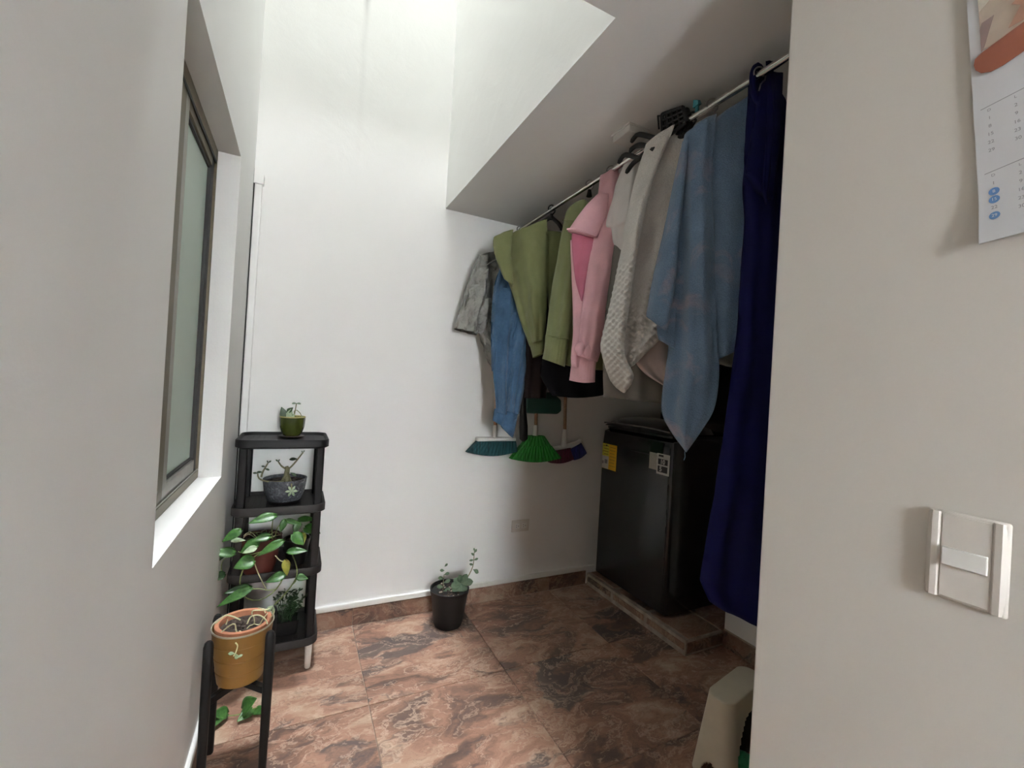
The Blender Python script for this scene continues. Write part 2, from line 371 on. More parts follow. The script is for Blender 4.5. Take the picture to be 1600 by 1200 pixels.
# skirting: brown tiles with a white plaster ledge above
sk = struct(MB().box(XL, 1.82, YB-.003, YB, 0, .092).build('baseboard_back', M['grout'], smooth=False))
xs = [XL+.008, .325, .928, 1.531, 1.818]
for a, c in zip(xs, xs[1:]): MB().box(a+.001, c-.001, YB-.011, YB-.0025, .002, .09).build('tile', M['tile_dark'], sk, smooth=False, bevel=.001, seg=1)
sk = struct(MB().box(XL, XL+.003, -2, YB-.011, 0, .092).build('baseboard_left', M['grout'], smooth=False))
for a, c in zip(GY, GY[1:]): MB().box(XL+.0025, XL+.011, a+.001, min(c, YB-.012)-.001, .002, .09).build('tile', M['tile_dark'], sk, smooth=False, bevel=.001, seg=1)
sk = struct(MB().box(XR-.003, XR, YC, YN, 0, .092).build('baseboard_right', M['grout'], smooth=False))
for a, c in ((YC, .928), (.928, 1.549)): MB().box(XR-.011, XR-.0025, a+.001, c-.001, .002, .085).build('tile', M['tile_dark'], sk, smooth=False, bevel=.001, seg=1)
struct(MB().box(XL, XN, YB-.014, YB, .092, .125).build('trim_1', M['ledge'], bevel=.006))
struct(MB().box(XL, XL+.014, -2, YB-.014, .092, .125).build('trim_2', M['ledge'], bevel=.006))
# conduit running up the back-left corner
tr = struct(MB().box(XL+.006, XL+.036, YB-.026, YB, .125, 2.19).build('trim_3', M['wall'], bevel=.004))
e = MB().rings([[(XL+.021+.021*math.cos(t)*.0+dx, YB-.0+dy, 2.19+h) for dx, dy in ((-.019, 0), (.021, 0), (.021, -.032), (-.019, -.032))] for h, t in ((0, 0), (.03, 0))])
e.rings([[(XL+.002, YB-.030, 2.22+.0)]+[(XL+.002+.042*math.cos(a), YB-.030, 2.22+.075*math.sin(a)) for a in [k*PI/16 for k in range(9)]],
         [(XL+.002, YB, 2.22+.0)]+[(XL+.002+.042*math.cos(a), YB, 2.22+.075*math.sin(a)) for a in [k*PI/16 for k in range(9)]]])
e.build('elbow_cover', M['wall'], tr, smooth=False)
MB().box(XL+.001, XL+.0055, YB-.024, YB-.004, .125, 2.26).build('gap_shade_strip', M['dark_gasket_gap'], tr, smooth=False)  # dark-coloured strip standing in for the shade beside the conduit
# window: bronze sliding frame, one frosted sash
XG = XL-.072
wf = MB(); t = .03
for (y0, y1, z0, z1) in ((WY0, WY1, WZ0, WZ0+.030), (WY0, WY1, WZ1-.04, WZ1), (WY0, WY0+.03, WZ0+.03, WZ1-.04), (WY1-.010, WY1, WZ0+.03, WZ1-.04)):
    wf.box(XG-.06, XG, y0, y1, z0, z1)
win = struct(wf.build('window_1', M['alu'], smooth=False, bevel=.002))
for nm, mtl, (y0, y1, z0, z1, x0, x1) in (
        ('sash_stile', 'alu', (1.395, 1.478, WZ0+.031, WZ1-.041, XG-.034, XG-.004)), ('sash_stile', 'alu_light', (1.4785, 1.520, WZ0+.031, WZ1-.041, XG-.030, XG-.005)), ('sash_stile', 'dark_gasket_gap', (1.888, WY1-.011, WZ0+.031, WZ1-.041, XG-.034, XG-.008)),
        ('sash_rail', 'alu_light', (1.5205, 1.8875, WZ0+.031, WZ0+.075, XG-.032, XG-.006)), ('sash_rail', 'dark_gasket_gap', (1.5205, 1.8875, WZ0+.0755, WZ0+.084, XG-.030, XG-.012)), ('sash_rail', 'alu', (1.5205, 1.8875, WZ1-.078, WZ1-.041, XG-.032, XG-.006)), ('sash_rail', 'dark_gasket_gap', (1.5205, 1.8875, WZ1-.088, WZ1-.0785, XG-.030, XG-.012)),
        ('track', 'alu_light', (WY0+.031, WY1-.011, WZ0+.0302, WZ0+.036, XG-.0035, XG-.0005)), ('track', 'dark_gasket_gap', (WY0+.031, WY1-.011, WZ1-.052, WZ1-.0402, XG-.0035, XG-.0005))):
    MB().box(x0, x1, y0, y1, z0, z1).build(nm, M[mtl], win, smooth=False, bevel=.0015, seg=1)
lab(MB().box(XG-.026, XG-.020, 1.5205, 1.8875, WZ0+.0845, WZ1-.0885).build('pane', M['glass'], win, smooth=False), 'frosted green pane of the sliding sash')
lab(MB().box(XG-.050, XG-.044, WY0+.03, 1.42, WZ0+.030, WZ1-.04).build('pane', M['glass'], win, smooth=False), 'frosted fixed pane mostly hidden behind the wall edge')
MB().lathe([(.004, 0), (.004, .003), (.002, .004)], (0, 0, 0), 8).build('screw', M['alu_light'], win).matrix_local = Matrix.Translation((XG-.004, 1.415, WZ0+.075)) @ Matrix.Rotation(PI/2, 4, 'Y')

# ------------------------------------------------------------ washer plinth and washer
pl = thing('tiled_plinth', 'low tiled step under the black washing machine', 'plinth', (1.82, YN, 0))
MB().box(.004, XN-1.82-.001, .006, YB-YN-.016, 0, .078).build('mortar_core', M['plinth'], pl, smooth=False)
ys = [0.0, .29, .58, YB-YN-.016]
for a, c in zip(ys, ys[1:]): MB().box(.001, .012, a+.014, c-.012, .026, .060).build('tile', M['tile_dark'], pl, smooth=False, bevel=.002, seg=1)
for a, c in zip(ys, ys[1:]): MB().box(.030, .262, a+.016, c-.008, .072, .0805).build('tile', M['tile_dark'], pl, smooth=False, bevel=.002, seg=1)
MB().box(.014, .278, 0.001, .010, .012, .066).build('tile', M['tile_dark'], pl, smooth=False, bevel=.002, seg=1)
for a, c in zip(ys, ys[1:]): MB().box(.272, XN-1.822, a+.006, c-.002, .076, .083).build('tile', M['tile_dark'], pl, smooth=False, bevel=.002, seg=1)

WX0, WX1, WYA, WYB = 1.86, 2.50, 1.742, 2.375
wm = thing('washing_machine', 'large black top-loading washing machine on the tiled plinth', 'washing machine', (WX0, WYA, .083))
def rrect(x0, x1, y0, y1, r, z, n=5):
    out = []
    for cx, cy, a0 in ((x1-r, y1-r, 0), (x0+r, y1-r, PI/2), (x0+r, y0+r, PI), (x1-r, y0+r, 1.5*PI)):
        out += [(cx+r*math.cos(a0+PI/2*k/n), cy+r*math.sin(a0+PI/2*k/n), z) for k in range(n+1)]
    return out
WW, WD = WX1-WX0, WYB-WYA
b = MB().rings([rrect(.006, WW, .002, WD-.002, .03, z) for z in (.018, .90)] + [rrect(.008, WW, .004, WD-.004, .034, .965), rrect(.03, WW-.01, .02, WD-.02, .05, .985)])
b.build('cabinet', M['washer'], wm)
b = MB().rings([rrect(0, .02, .022, WD-.022, .006, z, 3) for z in (.024, .88)] + [rrect(.004, .024, .024, WD-.024, .006, .93, 3), rrect(.014, .034, .03, WD-.03, .006, .955, 3)])
b.build('front_panel', M['washer_front'], wm)
for y in (.05, WD-.05):
    MB().lathe([(.024, 0), (.024, .02)], (.06, y, 0), 12).build('foot', M['black_plastic'], wm)
lidp = MB().rings([rrect(.012, WW-.14, .02, WD-.02, .05, z) for z in (.986, 1.0)]); lidp.build('top_panel', M['washer'], wm)
prof = []
nl = 14
for k in range(nl+1):
    f = k/nl; x = .004+f*(WW-.16); z = 1.020 + .055*math.sin(PI*min(1, f*1.15+.02))**.8*(1 if f < .9 else .9)
    prof.append([(x, .03, 1.004+.006*f), (x, .05, z-.012), (x, .16, z), (x, WD-.16, z), (x, WD-.05, z-.012), (x, WD-.03, 1.004+.006*f)])
MB().rings(prof, True, True).build('lid', M['washer_lid'], wm)
lab(MB().tube([(0, .03, 1.020), (-.004, .12, 1.026), (-.006, WD/2, 1.028), (-.004, WD-.12, 1.026), (0, WD-.03, 1.020)], .0045, 8).build('lid_edge', M['lid_edge'], wm), 'thin grey front edge of the lid')
b = MB().rings([rrect(WW-.15, WW, .012, WD-.012, .03, .985), rrect(WW-.14, WW, .012, WD-.012, .03, 1.10), rrect(WW-.11, WW, .02, WD-.02, .03, 1.13)]); b.build('control_console', M['washer'], wm)
MB().box(-.0005, .003, .075, .17, .885, .955).rings([[(-.001, .122+.046*math.cos(a), .90+.05*math.sin(a)) for a in [PI+PI*k/10 for k in range(11)]], [(.003, .122+.046*math.cos(a), .90+.05*math.sin(a)) for a in [PI+PI*k/10 for k in range(11)]]]).build('finger_recess', M['washer_lid'], wm, smooth=False)
MB().box(-.0006, .002, .028, WD-.30, .874, .877).build('panel_seam', M['dark_gasket_gap'], wm, smooth=False)
# stickers (z above the washer's base = world z - .083)
def sticker(name, y0, y1, z0, z1, mtl, parent, lift=.0006, label=None):
    o = MB().box(-lift-.0005, -lift, y0-WYA, y1-WYA, z0-.083, z1-.083).build(name, M[mtl], parent, smooth=False)
    if label: lab(o, label)
    return o
def text_mesh(txt, size, mtl, parent, mat4, name='printed_number', bold=0.0):
    cu = bpy.data.curves.new(name, 'FONT'); cu.body = txt; cu.size = size; cu.offset = bold; cu.extrude = .0001
    cu.align_x = 'CENTER'; cu.align_y = 'CENTER'
    to = bpy.data.objects.new(name, cu); C.objects.link(to); bpy.context.view_layer.update()
    me = bpy.data.meshes.new_from_object(to.evaluated_get(bpy.context.evaluated_depsgraph_get())); bpy.data.objects.remove(to)
    me.name = name; me.materials.clear(); me.materials.append(M[mtl])
    o = bpy.data.objects.new(name, me); C.objects.link(o); o.parent = parent; o.matrix_local = mat4; return o
# text facing -X: text right = -Y, up = +Z
FACE = Matrix(((0, 0, -1), (-1, 0, 0), (0, 1, 0))).to_4x4()
st = sticker('energy_label', 2.205, 2.350, .800, .965, 'sticker_yellow', wm, label='yellow and white energy label')
sticker('label_print', 2.281, 2.349, .885, .964, 'sticker_lime', st, .0013)
sticker('label_print', 2.281, 2.349, .801, .884, 'sticker_white', st, .0013)
for k in range(4): sticker('printed_line', 2.286, 2.343-.012*(k % 2), .948-.018*k, .953-.018*k, 'ink_brown', st, .002)
for k in range(7): sticker('printed_line', 2.213+.006*(k % 3), 2.272, .945-.020*k, .948-.020*k, 'ink_brown', st, .0013)
sticker('printed_line', 2.300, 2.315, .950, .958, 'ink', st, .0022); sticker('printed_line', 2.330, 2.344, .83, .85, 'ink_grey', st, .002); sticker('printed_line', 2.292, 2.32, .835, .862, 'ink_grey', st, .002)
st = sticker('warranty_label', 1.762, 1.856, .862, .978, 'sticker_white', wm, label='white label with the numbers 10 and 5 in black boxes')
sticker('label_print', 1.857, 1.916, .880, .975, 'sticker_grey', wm, label='small plain pale grey label beside the numbered one')
sticker('label_print', 1.808, 1.844, .961, .972, 'ink', st, .0013)
sticker('label_print', 1.775, 1.847, .917, .949, 'ink', st, .0013); sticker('label_print', 1.775, 1.847, .874, .909, 'ink', st, .0013)
text_mesh('10', .036, 'sticker_white', st, Matrix.Translation((-.0022, 1.812-WYA, .932-.083)) @ FACE, bold=.0012)
text_mesh('5', .038, 'sticker_white', st, Matrix.Translation((-.0022, 1.825-WYA, .891-.083)) @ FACE, bold=.0012)

# ------------------------------------------------------------ rod
RX, RZ = 1.10, 2.212
rd = thing('clothes_rod', 'long chrome clothes rod under the alcove ceiling', 'rod', (RX, YC, RZ))
MB().tube([(0, 0.001, 0), (0, YB-YC-.001, 0)], .0105, 16).build('tube', M['chrome'], rd)
for y in (.001, YB-YC-.013):
    MB().tube([(0, y, 0), (0, y+.012, 0)], .026, 18).build('end_flange', M['chrome'], rd)
# ------------------------------------------------------------ drapes
def drape(name, mat, parent, plane, L, R, depth=.03, folds=((3, .012, 0, 0),), nv=56, nu=40, off=0.0, open_bottom=False, taper=True, cr=0.004, sag=0.0, grow=True, thick=0.0, waffle=None, bulge=1.7, skew=0.0):
    """cloth hanging in the vertical plane through plane=(x,y,angle): closed front+back skin between the side lines L and R"""
    hx, hy, th = plane; th = math.radians(th)
    d = Vector((math.cos(th), -math.sin(th), 0)); nrm = Vector((-math.sin(th), -math.cos(th), 0)); o = Vector((hx, hy, 0))
    Lp = interp(L, nv); Rp = interp(R, nv); rows = []; uvs = []
    seed = (hash_name(name) % 97)*1.37
    for i in range(nv):
        v = i/(nv-1); ring = []; uvr = []
        wid = (Rp[i]-Lp[i]).length
        for side in (0, 1):
            for j in range(nu):
                u = j/(nu-1) if side == 0 else 1-j/(nu-1)
                p = Lp[i].lerp(Rp[i], u)
                e = math.sqrt(max(0, 1-(2*u-1)**2))
                env = (0.25+0.75*min(1, v*1.6)) if grow else 1.0
                y = off
                for k, amp, ph, sl in folds: y += amp*env*math.sin(2*PI*(k*u+sl*v)+ph)*min(1, wid/.12)
                y += cr*noise.noise(Vector((p[0]*14+seed, p[1]*9, u*2)))*2 + cr*.7*noise.noise(Vector((p[0]*38+seed, p[1]*26, side*3)))
                if waffle and side == 0:
                    wz = min(1, max(0, (waffle[0]-p[1])/.06)); y += wz*waffle[2]*math.sin(2*PI*p[0]/waffle[1])*math.sin(2*PI*p[1]/waffle[1])
                dd = depth*bulge*(0.45+0.55*min(1, v*3)) * min(1, wid/.06)
                y += (e*dd/2)*(1 if side == 0 else -1)
                z = p[1] - sag*math.sin(PI*u)*(1 if i == nv-1 else v**3)
                q = o + d*p[0] + nrm*y
                if skew:                # the left edge wraps back round the hanger, towards the light well
                    e_ = Vector((q.x, q.y, 0)).normalized(); q = q + e_*(skew*(1-u)**2*min(1, .35+v*2))
                ring.append((q.x, q.y, z)); uvr.append((u*wid, z))
        rows.append(ring); uvs.append(uvr)
    mb = MB(); n = 2*nu
    mb.rings(rows, False, False)
    if not open_bottom:
        base = (nv-1)*n
        for j in range(nu-1): mb.f.append((base+j, base+j+1, base+n-2-j, base+n-1-j))
    for j in range(nu-1): mb.f.append((j, n-1-j, n-2-j, j+1))
    me = bpy.data.meshes.new(name); me.from_pydata(mb.v, [], mb.f); me.update()
    flat = [q for r in uvs for q in r]
    ul = me.uv_layers.new(name='UVMap')
    for lp in me.loops: ul.data[lp.index].uv = flat[lp.vertex_index]
    bm = bmesh.new(); bm.from_mesh(me); bmesh.ops.remove_doubles(bm, verts=bm.verts, dist=.00005); bmesh.ops.recalc_face_normals(bm, faces=bm.faces); bm.to_mesh(me); bm.free()
    for p in me.polygons: p.use_smooth = True
    me.materials.append(mat)
    ob = bpy.data.objects.new(name, me); C.objects.link(ob)
    if parent: ob.parent = parent; ob.matrix_parent_inverse = Matrix.Translation(parent.location).inverted()
    if thick:
        s = ob.modifiers.new('thickness', 'SOLIDIFY'); s.thickness = thick
    return ob
def hash_name(s): return sum((i+1)*ord(c) for i, c in enumerate(s))
def garment(name, label, cat, plane, z=None):
    return thing(name, label, cat, (plane[0], plane[1], RZ-.05))
def in_plane(plane, s, z, off=0):
    th = math.radians(plane[2])
    return Vector((plane[0]+math.cos(th)*s-math.sin(th)*off, plane[1]-math.sin(th)*s-math.cos(th)*off, z))
def hanger(label, plane, half=.19, drop=.085, mtl='black_plastic', wire=False, rr=.0055, neck=.045, hook_mtl=None, group=None, sides=(-1, 1), flat=1.6, dz=0.0):
    o = thing('clothes_hanger', label, 'hanger', (RX, plane[1], RZ), group=group)
    pl0 = (0, 0, plane[2])
    hr = .0175
    hk = [in_plane(pl0, hr*math.cos(a), hr*math.sin(a)+.004) for a in [PI*1.12 - k*PI*1.12/12 for k in range(13)]]
    hk += [in_plane(pl0, hr*.9, -.012), in_plane(pl0, .004, -.026), in_plane(pl0, 0, -.026-neck*.4)]
    MB().tube(hk, .0022 if (wire or hook_mtl) else .0036, 8).build('hook', M[hook_mtl or mtl], o)
    top = -.022-neck*.3
    for s in sides:
        MB().tube([in_plane(pl0, 0, top), in_plane(pl0, s*half*.25, top-.012), in_plane(pl0, s*half*.7, top-drop*.6), in_plane(pl0, s*half, top-drop), in_plane(pl0, s*half*1.04, top-drop-.016)], [rr, rr*1.15, rr*1.2, rr*1.3, rr*.9], 8, flat=flat).build('arm', M[mtl], o)
    if not wire: MB().tube([in_plane(pl0, 0, -.022), in_plane(pl0, 0, top-.014)], [.007, .013], 10).build('neck', M[mtl], o)
    return o

# robe -------------------------------------------------
P1 = (1.10, .83, 20)
g = garment('robe', 'long navy blue robe hanging at the near end of the rod', 'robe', P1)
drape('body', M['cl_navy'], g, P1, [(0.019,2.231),(0.017,2.081),(0.019,1.917),(0.028,1.772),(0.021,1.499),(-0.005,1.171),(-0.046,0.827),(-0.045,0.783),(-0.013,0.723)], [(0.102,2.231),(0.149,2.171),(0.195,1.936),(0.208,1.790),(0.225,1.514),(0.229,1.181),(0.239,0.831),(0.241,0.721),(0.244,0.614)], depth=.05, off=-.035, folds=((1.6, .010, .4, .1), (3.2, .005, 1, -.2)), cr=.004)
drape('sleeve', M['cl_navy'], g, P1, [(0.016,2.223),(0.010,2.135),(0.000,2.034),(-0.006,1.940)], [(0.086,2.233),(0.089,2.145),(0.086,2.044),(0.072,1.872)], depth=.02, off=.02, folds=((1.2, .004, 0, 0),), nv=24)
drape('sash', M['cl_navy'], g, P1, [(0.020,2.246),(0.028,2.156),(0.031,2.010),(0.028,1.900)], [(0.040,2.245),(0.047,2.158),(0.050,2.012),(0.047,1.847)], depth=.008, off=.04, folds=((1, .002, 0, 0),), nv=20, nu=10)
lp = [(0.019,2.235),(0.007,2.244),(-0.002,2.228),(-0.004,2.202),(0.002,2.170),(0.013,2.150),(0.023,2.144),(0.025,2.173),(0.023,2.210),(0.019,2.235)]
MB().tube(smooth_path([in_plane((0, 0, 20), s_, z_-RZ+.05, .018) for s_, z_ in lp], 30), .0085, 10).build('collar_loop', M['cl_navy'], g)
hanger('thin grey wire hanger holding up the navy robe', (RX, .80, 20), mtl='wire', wire=True, rr=.002, flat=1, sides=())

# blue towel -------------------------------------------
P2 = (1.05, .975, 50)
g = garment('bath_towel', 'blue terry bath towel with faded pink flowers and pointed bottom corner', 'towel', P2)
drape('rear_panel', M['towel_blue'], g, P2, [(-0.016,2.116),(-0.001,1.939),(0.013,1.740),(0.042,1.543),(0.084,1.416)], [(0.148,2.219),(0.159,2.013),(0.168,1.824),(0.174,1.636),(0.150,1.452)], depth=.02, off=-.02, folds=((2, .006, 0, .1),), nv=40)
drape('front_panel', M['towel_blue'], g, P2, [(-0.026,2.126),(-0.040,1.984),(-0.036,1.824),(-0.037,1.644),(-0.036,1.484),(-0.042,1.384),(-0.047,1.264),(-0.021,1.203),(0.025,1.141)], [(0.062,2.164),(0.060,1.970),(0.074,1.814),(0.086,1.639),(0.099,1.486),(0.109,1.390),(0.103,1.285),(0.073,1.215),(0.032,1.141)], depth=.03, folds=((1.5, .012, 2.2, .12), (3, .006, .5, -.2)), off=.012, cr=.006, nv=70, skew=0.07)
drape('side_fold', M['towel_blue'], g, P2, [(-0.032,2.111),(-0.055,1.966),(-0.075,1.827),(-0.094,1.707),(-0.109,1.589),(-0.109,1.565)], [(-0.010,2.111),(-0.017,1.961),(-0.023,1.802),(-0.027,1.663),(-0.039,1.544),(-0.041,1.500)], depth=.034, off=.0, folds=((1, .008, .3, 0),), nv=36, open_bottom=True, skew=0.06)
drape('corner_flap', M['towel_blue'], g, P2, [(-0.073,1.605),(-0.076,1.524),(-0.070,1.484)], [(-0.020,1.603),(-0.019,1.524),(-0.019,1.455)], depth=.014, off=-.012, folds=((1, .005, 1, 0),), nv=18, nu=20)
MB().tube([in_plane((0, 0, 50), s, z-RZ+.05, .012) for s, z in [(0.027,1.143),(0.029,1.127),(0.026,1.117)]], .0012, 6).build('loose_thread', M['towel_blue'], g)
hanger('thin wire hanger holding the blue towel, its hook bare above the rod', (RX, .955, 40), mtl='wire', wire=True, rr=.002, half=.10, drop=.03, flat=1, sides=())

P2b = (1.10, 1.06, 15)
g = garment('trousers', 'black trousers in the gap between blue towel and navy robe', 'trousers', P2b)
drape('body', M['cl_black'], g, P2b, [(0.084,1.996),(0.100,1.675),(0.110,1.440),(0.119,1.225)], [(0.254,2.020),(0.270,1.693),(0.280,1.452),(0.286,1.215)], depth=.03, folds=((2, .008, 0, .1),), nv=30)
P2c = (1.10, 1.02, 15)
g = garment('towel', 'small pale olive cloth, its hem showing right of the blue towel', 'towel', P2c)
drape('body', M['cl_olive'], g, P2c, [(0.082,1.980),(0.102,1.668),(0.105,1.522),(0.111,1.426)], [(0.200,1.997),(0.209,1.679),(0.214,1.531),(0.214,1.412)], depth=.012, folds=((1, .004, 0, .1),), nv=24)

# white waffle towel -----------------------------------
P3 = (1.05, 1.155, 50)
g = garment('bath_towel', 'white towel with waffle-weave border beside the blue towel', 'towel', P3)
drape('front_panel', M['towel_white'], g, P3, [(-0.019,2.179),(-0.050,2.069),(-0.071,1.936),(-0.087,1.791),(-0.109,1.633),(-0.128,1.519),(-0.131,1.462),(-0.101,1.371),(-0.076,1.332),(-0.046,1.309)], [(0.073,2.215),(0.018,2.048),(-0.012,1.897),(-0.032,1.720),(-0.045,1.564),(-0.051,1.474),(-0.042,1.425),(-0.015,1.375),(-0.020,1.342),(-0.042,1.309)], depth=.03, folds=((1.3, .010, .6, .1),), off=.016, nv=230, nu=56, waffle=(1.80, .024, .007), skew=0.09)
drape('rear_panel', M['towel_white'], g, P3, [(0.006,2.192),(-0.015,2.031),(-0.036,1.854),(-0.052,1.676),(-0.056,1.519),(-0.054,1.441),(-0.032,1.403)], [(0.192,2.239),(0.172,2.027),(0.156,1.817),(0.135,1.691),(0.094,1.563),(0.060,1.498),(-0.023,1.404)], depth=.03, folds=((2.2, .012, 2.6, .15), (3.5, .004, 0, -.2)), off=-.008, nv=230, nu=64, waffle=(1.74, .024, .007), skew=0.09)
def bent_hanger(label, y, x, arm):
    o = hanger(label, (RX, y, 70), half=.05, drop=.02, sides=(), neck=.012)
    P_ = [Vector((x-RX+.012*k/len(arm), yy-y, z-RZ)) for k, (yy, z) in enumerate(arm)] + [Vector((-.004, .01, -.026))]
    MB().tube(smooth_path(P_, 24), [.0045]+[.0075]*23, 8, flat=1.2).build('arm', M['black_plastic'], o)
bent_hanger('black hanger inside the white towel, its bare arm arching up beside the ceiling block', 1.150, 1.06, [(1.278,2.239),(1.268,2.249),(1.249,2.256),(1.218,2.240),(1.171,2.208),(1.120,2.170)])
bent_hanger('black hanger below the arching one, its tip bent down in front of the ceiling block', 1.175, 1.06, [(1.282,2.205),(1.276,2.214),(1.252,2.217),(1.221,2.205),(1.181,2.177),(1.142,2.150)])
# pale cloth behind
P4 = (1.10, 1.24, 40)
g = garment('shirt', 'pale rose linen shirt showing below the white towel', 'shirt', P4)
drape('body', M['cl_pale'], g, P4, [(0.002,2.193),(0.000,1.815),(-0.005,1.579),(-0.002,1.449),(0.035,1.388),(0.104,1.345)], [(0.112,2.208),(0.151,1.813),(0.168,1.583),(0.175,1.445),(0.178,1.388),(0.181,1.340)], depth=.03, folds=((2.0, .010, 1, .1),))
P5 = (1.10, 1.425, 35)
g = garment('shirt', 'warm grey long shirt whose hem hangs over the washer lid', 'shirt', P5)
drape('body', M['cl_greytee'], g, P5, [(0.041,2.219),(0.011,1.860),(0.000,1.599),(0.003,1.417),(0.013,1.286)], [(0.223,2.310),(0.286,1.863),(0.305,1.610),(0.319,1.434),(0.328,1.273)], depth=.06, folds=((2.5, .010, 0, .1), (5, .004, 1, 0)))
# white vest
P6 = (1.10, 1.345, 40)
g = garment('vest', 'thin white sleeveless top between pink sweatshirt and white towel', 'shirt', P6)
drape('body', M['cl_white'], g, P6, [(-0.006,2.216),(-0.030,2.162),(-0.050,2.093),(-0.068,1.980),(-0.050,1.959),(-0.037,1.911),(-0.011,1.871)], [(0.049,2.212),(0.062,2.157),(0.071,2.087),(0.074,1.975),(0.076,1.956),(0.073,1.909),(0.074,1.859)], depth=.03, folds=((2, .010, .4, .1),), off=.01, skew=0.07)
bent_hanger('black hanger of the white sleeveless top, curved arm tip pointing left', 1.21, 1.055, [(1.339,2.186),(1.329,2.198),(1.312,2.208),(1.282,2.194),(1.239,2.165),(1.191,2.142)])
bent_hanger('lowest black hanger, its drooping arm tip in front of the white top', 1.20, 1.04, [(1.272,2.117),(1.256,2.131),(1.237,2.142),(1.208,2.147),(1.177,2.156),(1.139,2.147)])

# pink sweatshirt --------------------------------------
P7 = (1.10, 1.465, 40)
g = garment('sweatshirt', 'pale pink sweatshirt with a long knotted sleeve hanging down', 'sweatshirt', P7)
drape('body', M['cl_pink'], g, P7, [(-0.031,2.180),(-0.045,2.057),(-0.056,1.870),(-0.057,1.656),(-0.055,1.496)], [(0.092,2.231),(0.120,2.051),(0.130,1.868),(0.124,1.659),(0.108,1.488)], depth=.05, folds=((2, .006, 0, .1),), off=-.02, skew=0.06)
drape('sleeve', M['cl_pink'], g, P7, [(-0.027,2.190),(-0.035,2.057),(-0.053,1.870),(-0.064,1.736),(-0.072,1.602),(-0.075,1.508),(-0.079,1.452)], [(0.044,2.223),(0.057,2.080),(0.064,1.908),(0.048,1.737),(0.030,1.604),(0.021,1.498),(0.006,1.429)], depth=.05, off=.02, folds=((1.5, .006, .8, .2), (3, .002, 0, .3)), cr=.006)
drape('sleeve', M['cl_pink'], g, P7, [(-0.137,1.936),(-0.123,1.790),(-0.110,1.655),(-0.103,1.548),(-0.105,1.440),(-0.101,1.408)], [(-0.046,1.934),(-0.047,1.817),(-0.050,1.683),(-0.052,1.576),(-0.054,1.469),(-0.055,1.399)], depth=.03, off=.004, folds=((1, .004, 0, .2),), nv=30)
drape('cuff', M['cl_pink'], g, P7, [(-0.093,1.451),(-0.101,1.408),(-0.105,1.349)], [(0.005,1.455),(-0.000,1.407),(0.001,1.346)], depth=.036, off=.016, folds=((9, .0005, 0, 0),), nv=16, nu=60, open_bottom=True, grow=False, sag=.006, skew=0.06)
kn = MB(); sp = [in_plane((0, 0, 40), s, z) for s, z in [(-0.062,1.479),(-0.022,1.465)]]
for c, rad in ((sp[0], (.026, .022, .028)), (sp[1], (.030, .020, .034))):
    kn.rings([[(c.x-.027+rad[0]*math.sin(a)*math.cos(q), c.y-.032+rad[1]*math.sin(a)*math.sin(q), c.z-RZ+.05+rad[2]*math.cos(a)) for q in [2*PI*k/16 for k in range(16)]] for a in [PI*(k+.05)/10.1 for k in range(11)]])
kn.build('sleeve_knot', M['cl_pink'], g)
drape('hood', M['cl_pink'], g, P7, [(-0.032,2.105),(-0.070,2.066),(-0.107,2.017),(-0.144,1.958)], [(0.015,2.103),(0.013,2.042),(0.005,1.997),(-0.022,1.928)], depth=.030, off=.050, folds=((1, .001, 0, 0),), nv=30, cr=0.0)
drape('hood_lining', M['cl_pink_in'], g, P7, [(-0.128,1.974),(-0.125,1.912),(-0.115,1.831),(-0.099,1.750),(-0.074,1.677)], [(-0.014,1.971),(-0.026,1.897),(-0.045,1.817),(-0.059,1.742),(-0.068,1.672)], depth=.014, off=.036, folds=((1, .004, 2, 0),), nv=24)
MB().tube(smooth_path([in_plane((0, 0, 40), s, z-RZ+.05, .074) for s, z in [(-0.144,1.958),(-0.117,1.958),(-0.087,1.951),(-0.057,1.940),(-0.025,1.926)]], 16), .0042, 8).build('hood_hem', M['cl_pink'], g)
hanger('thin wire hanger of the pink sweatshirt, small hook above the rod', (RX, 1.44, 40), mtl='wire', wire=True, rr=.002, flat=1, sides=())

# green sweatshirt -------------------------------------
P8 = (1.10, 1.625, 40)
g = garment('sweatshirt', 'sage green sweatshirt left of the pink sweatshirt', 'sweatshirt', P8)
drape('body', M['cl_green'], g, P8, [(-0.019,2.133),(-0.026,1.909),(-0.041,1.678),(-0.047,1.491),(-0.046,1.419)], [(0.134,2.147),(0.170,1.906),(0.166,1.681),(0.157,1.498),(0.135,1.405)], depth=.06, folds=((2, .008, 0, .1),), off=-.02, sag=.004)
drape('sleeve', M['cl_green'], g, P8, [(-0.031,2.145),(-0.067,2.118),(-0.083,2.055),(-0.098,1.910),(-0.116,1.764),(-0.125,1.619),(-0.132,1.540)], [(0.015,2.143),(0.039,2.108),(0.037,2.051),(0.014,1.908),(-0.003,1.765),(-0.015,1.621),(-0.024,1.529)], depth=.06, off=.03, folds=((1.3, .006, .6, .15), (3, .0025, 0, .3)), cr=.005, skew=0.07)
drape('cuff', M['cl_green'], g, P8, [(-0.132,1.549),(-0.134,1.488),(-0.141,1.444)], [(-0.027,1.535),(-0.032,1.477),(-0.037,1.408)], depth=.05, off=.03, folds=((8, .0005, 0, 0),), nv=16, nu=60, open_bottom=True, grow=False, skew=0.06)
MB().tube([in_plane((0, 0, 40), s, z-RZ+.05, .058+.004*(1-abs(k-2))) for k, (s, z) in enumerate([(-0.083,2.052),(-0.057,2.045),(-0.028,2.041),(0.006,2.043),(0.034,2.048)])], .0018, 6).build('shoulder_seam', M['cl_green'], g)
hanger('wire-hooked hanger with black velvet neck between green and pink sweatshirts', (RX, 1.585, 40), half=.05, neck=.05, hook_mtl='wire', sides=())
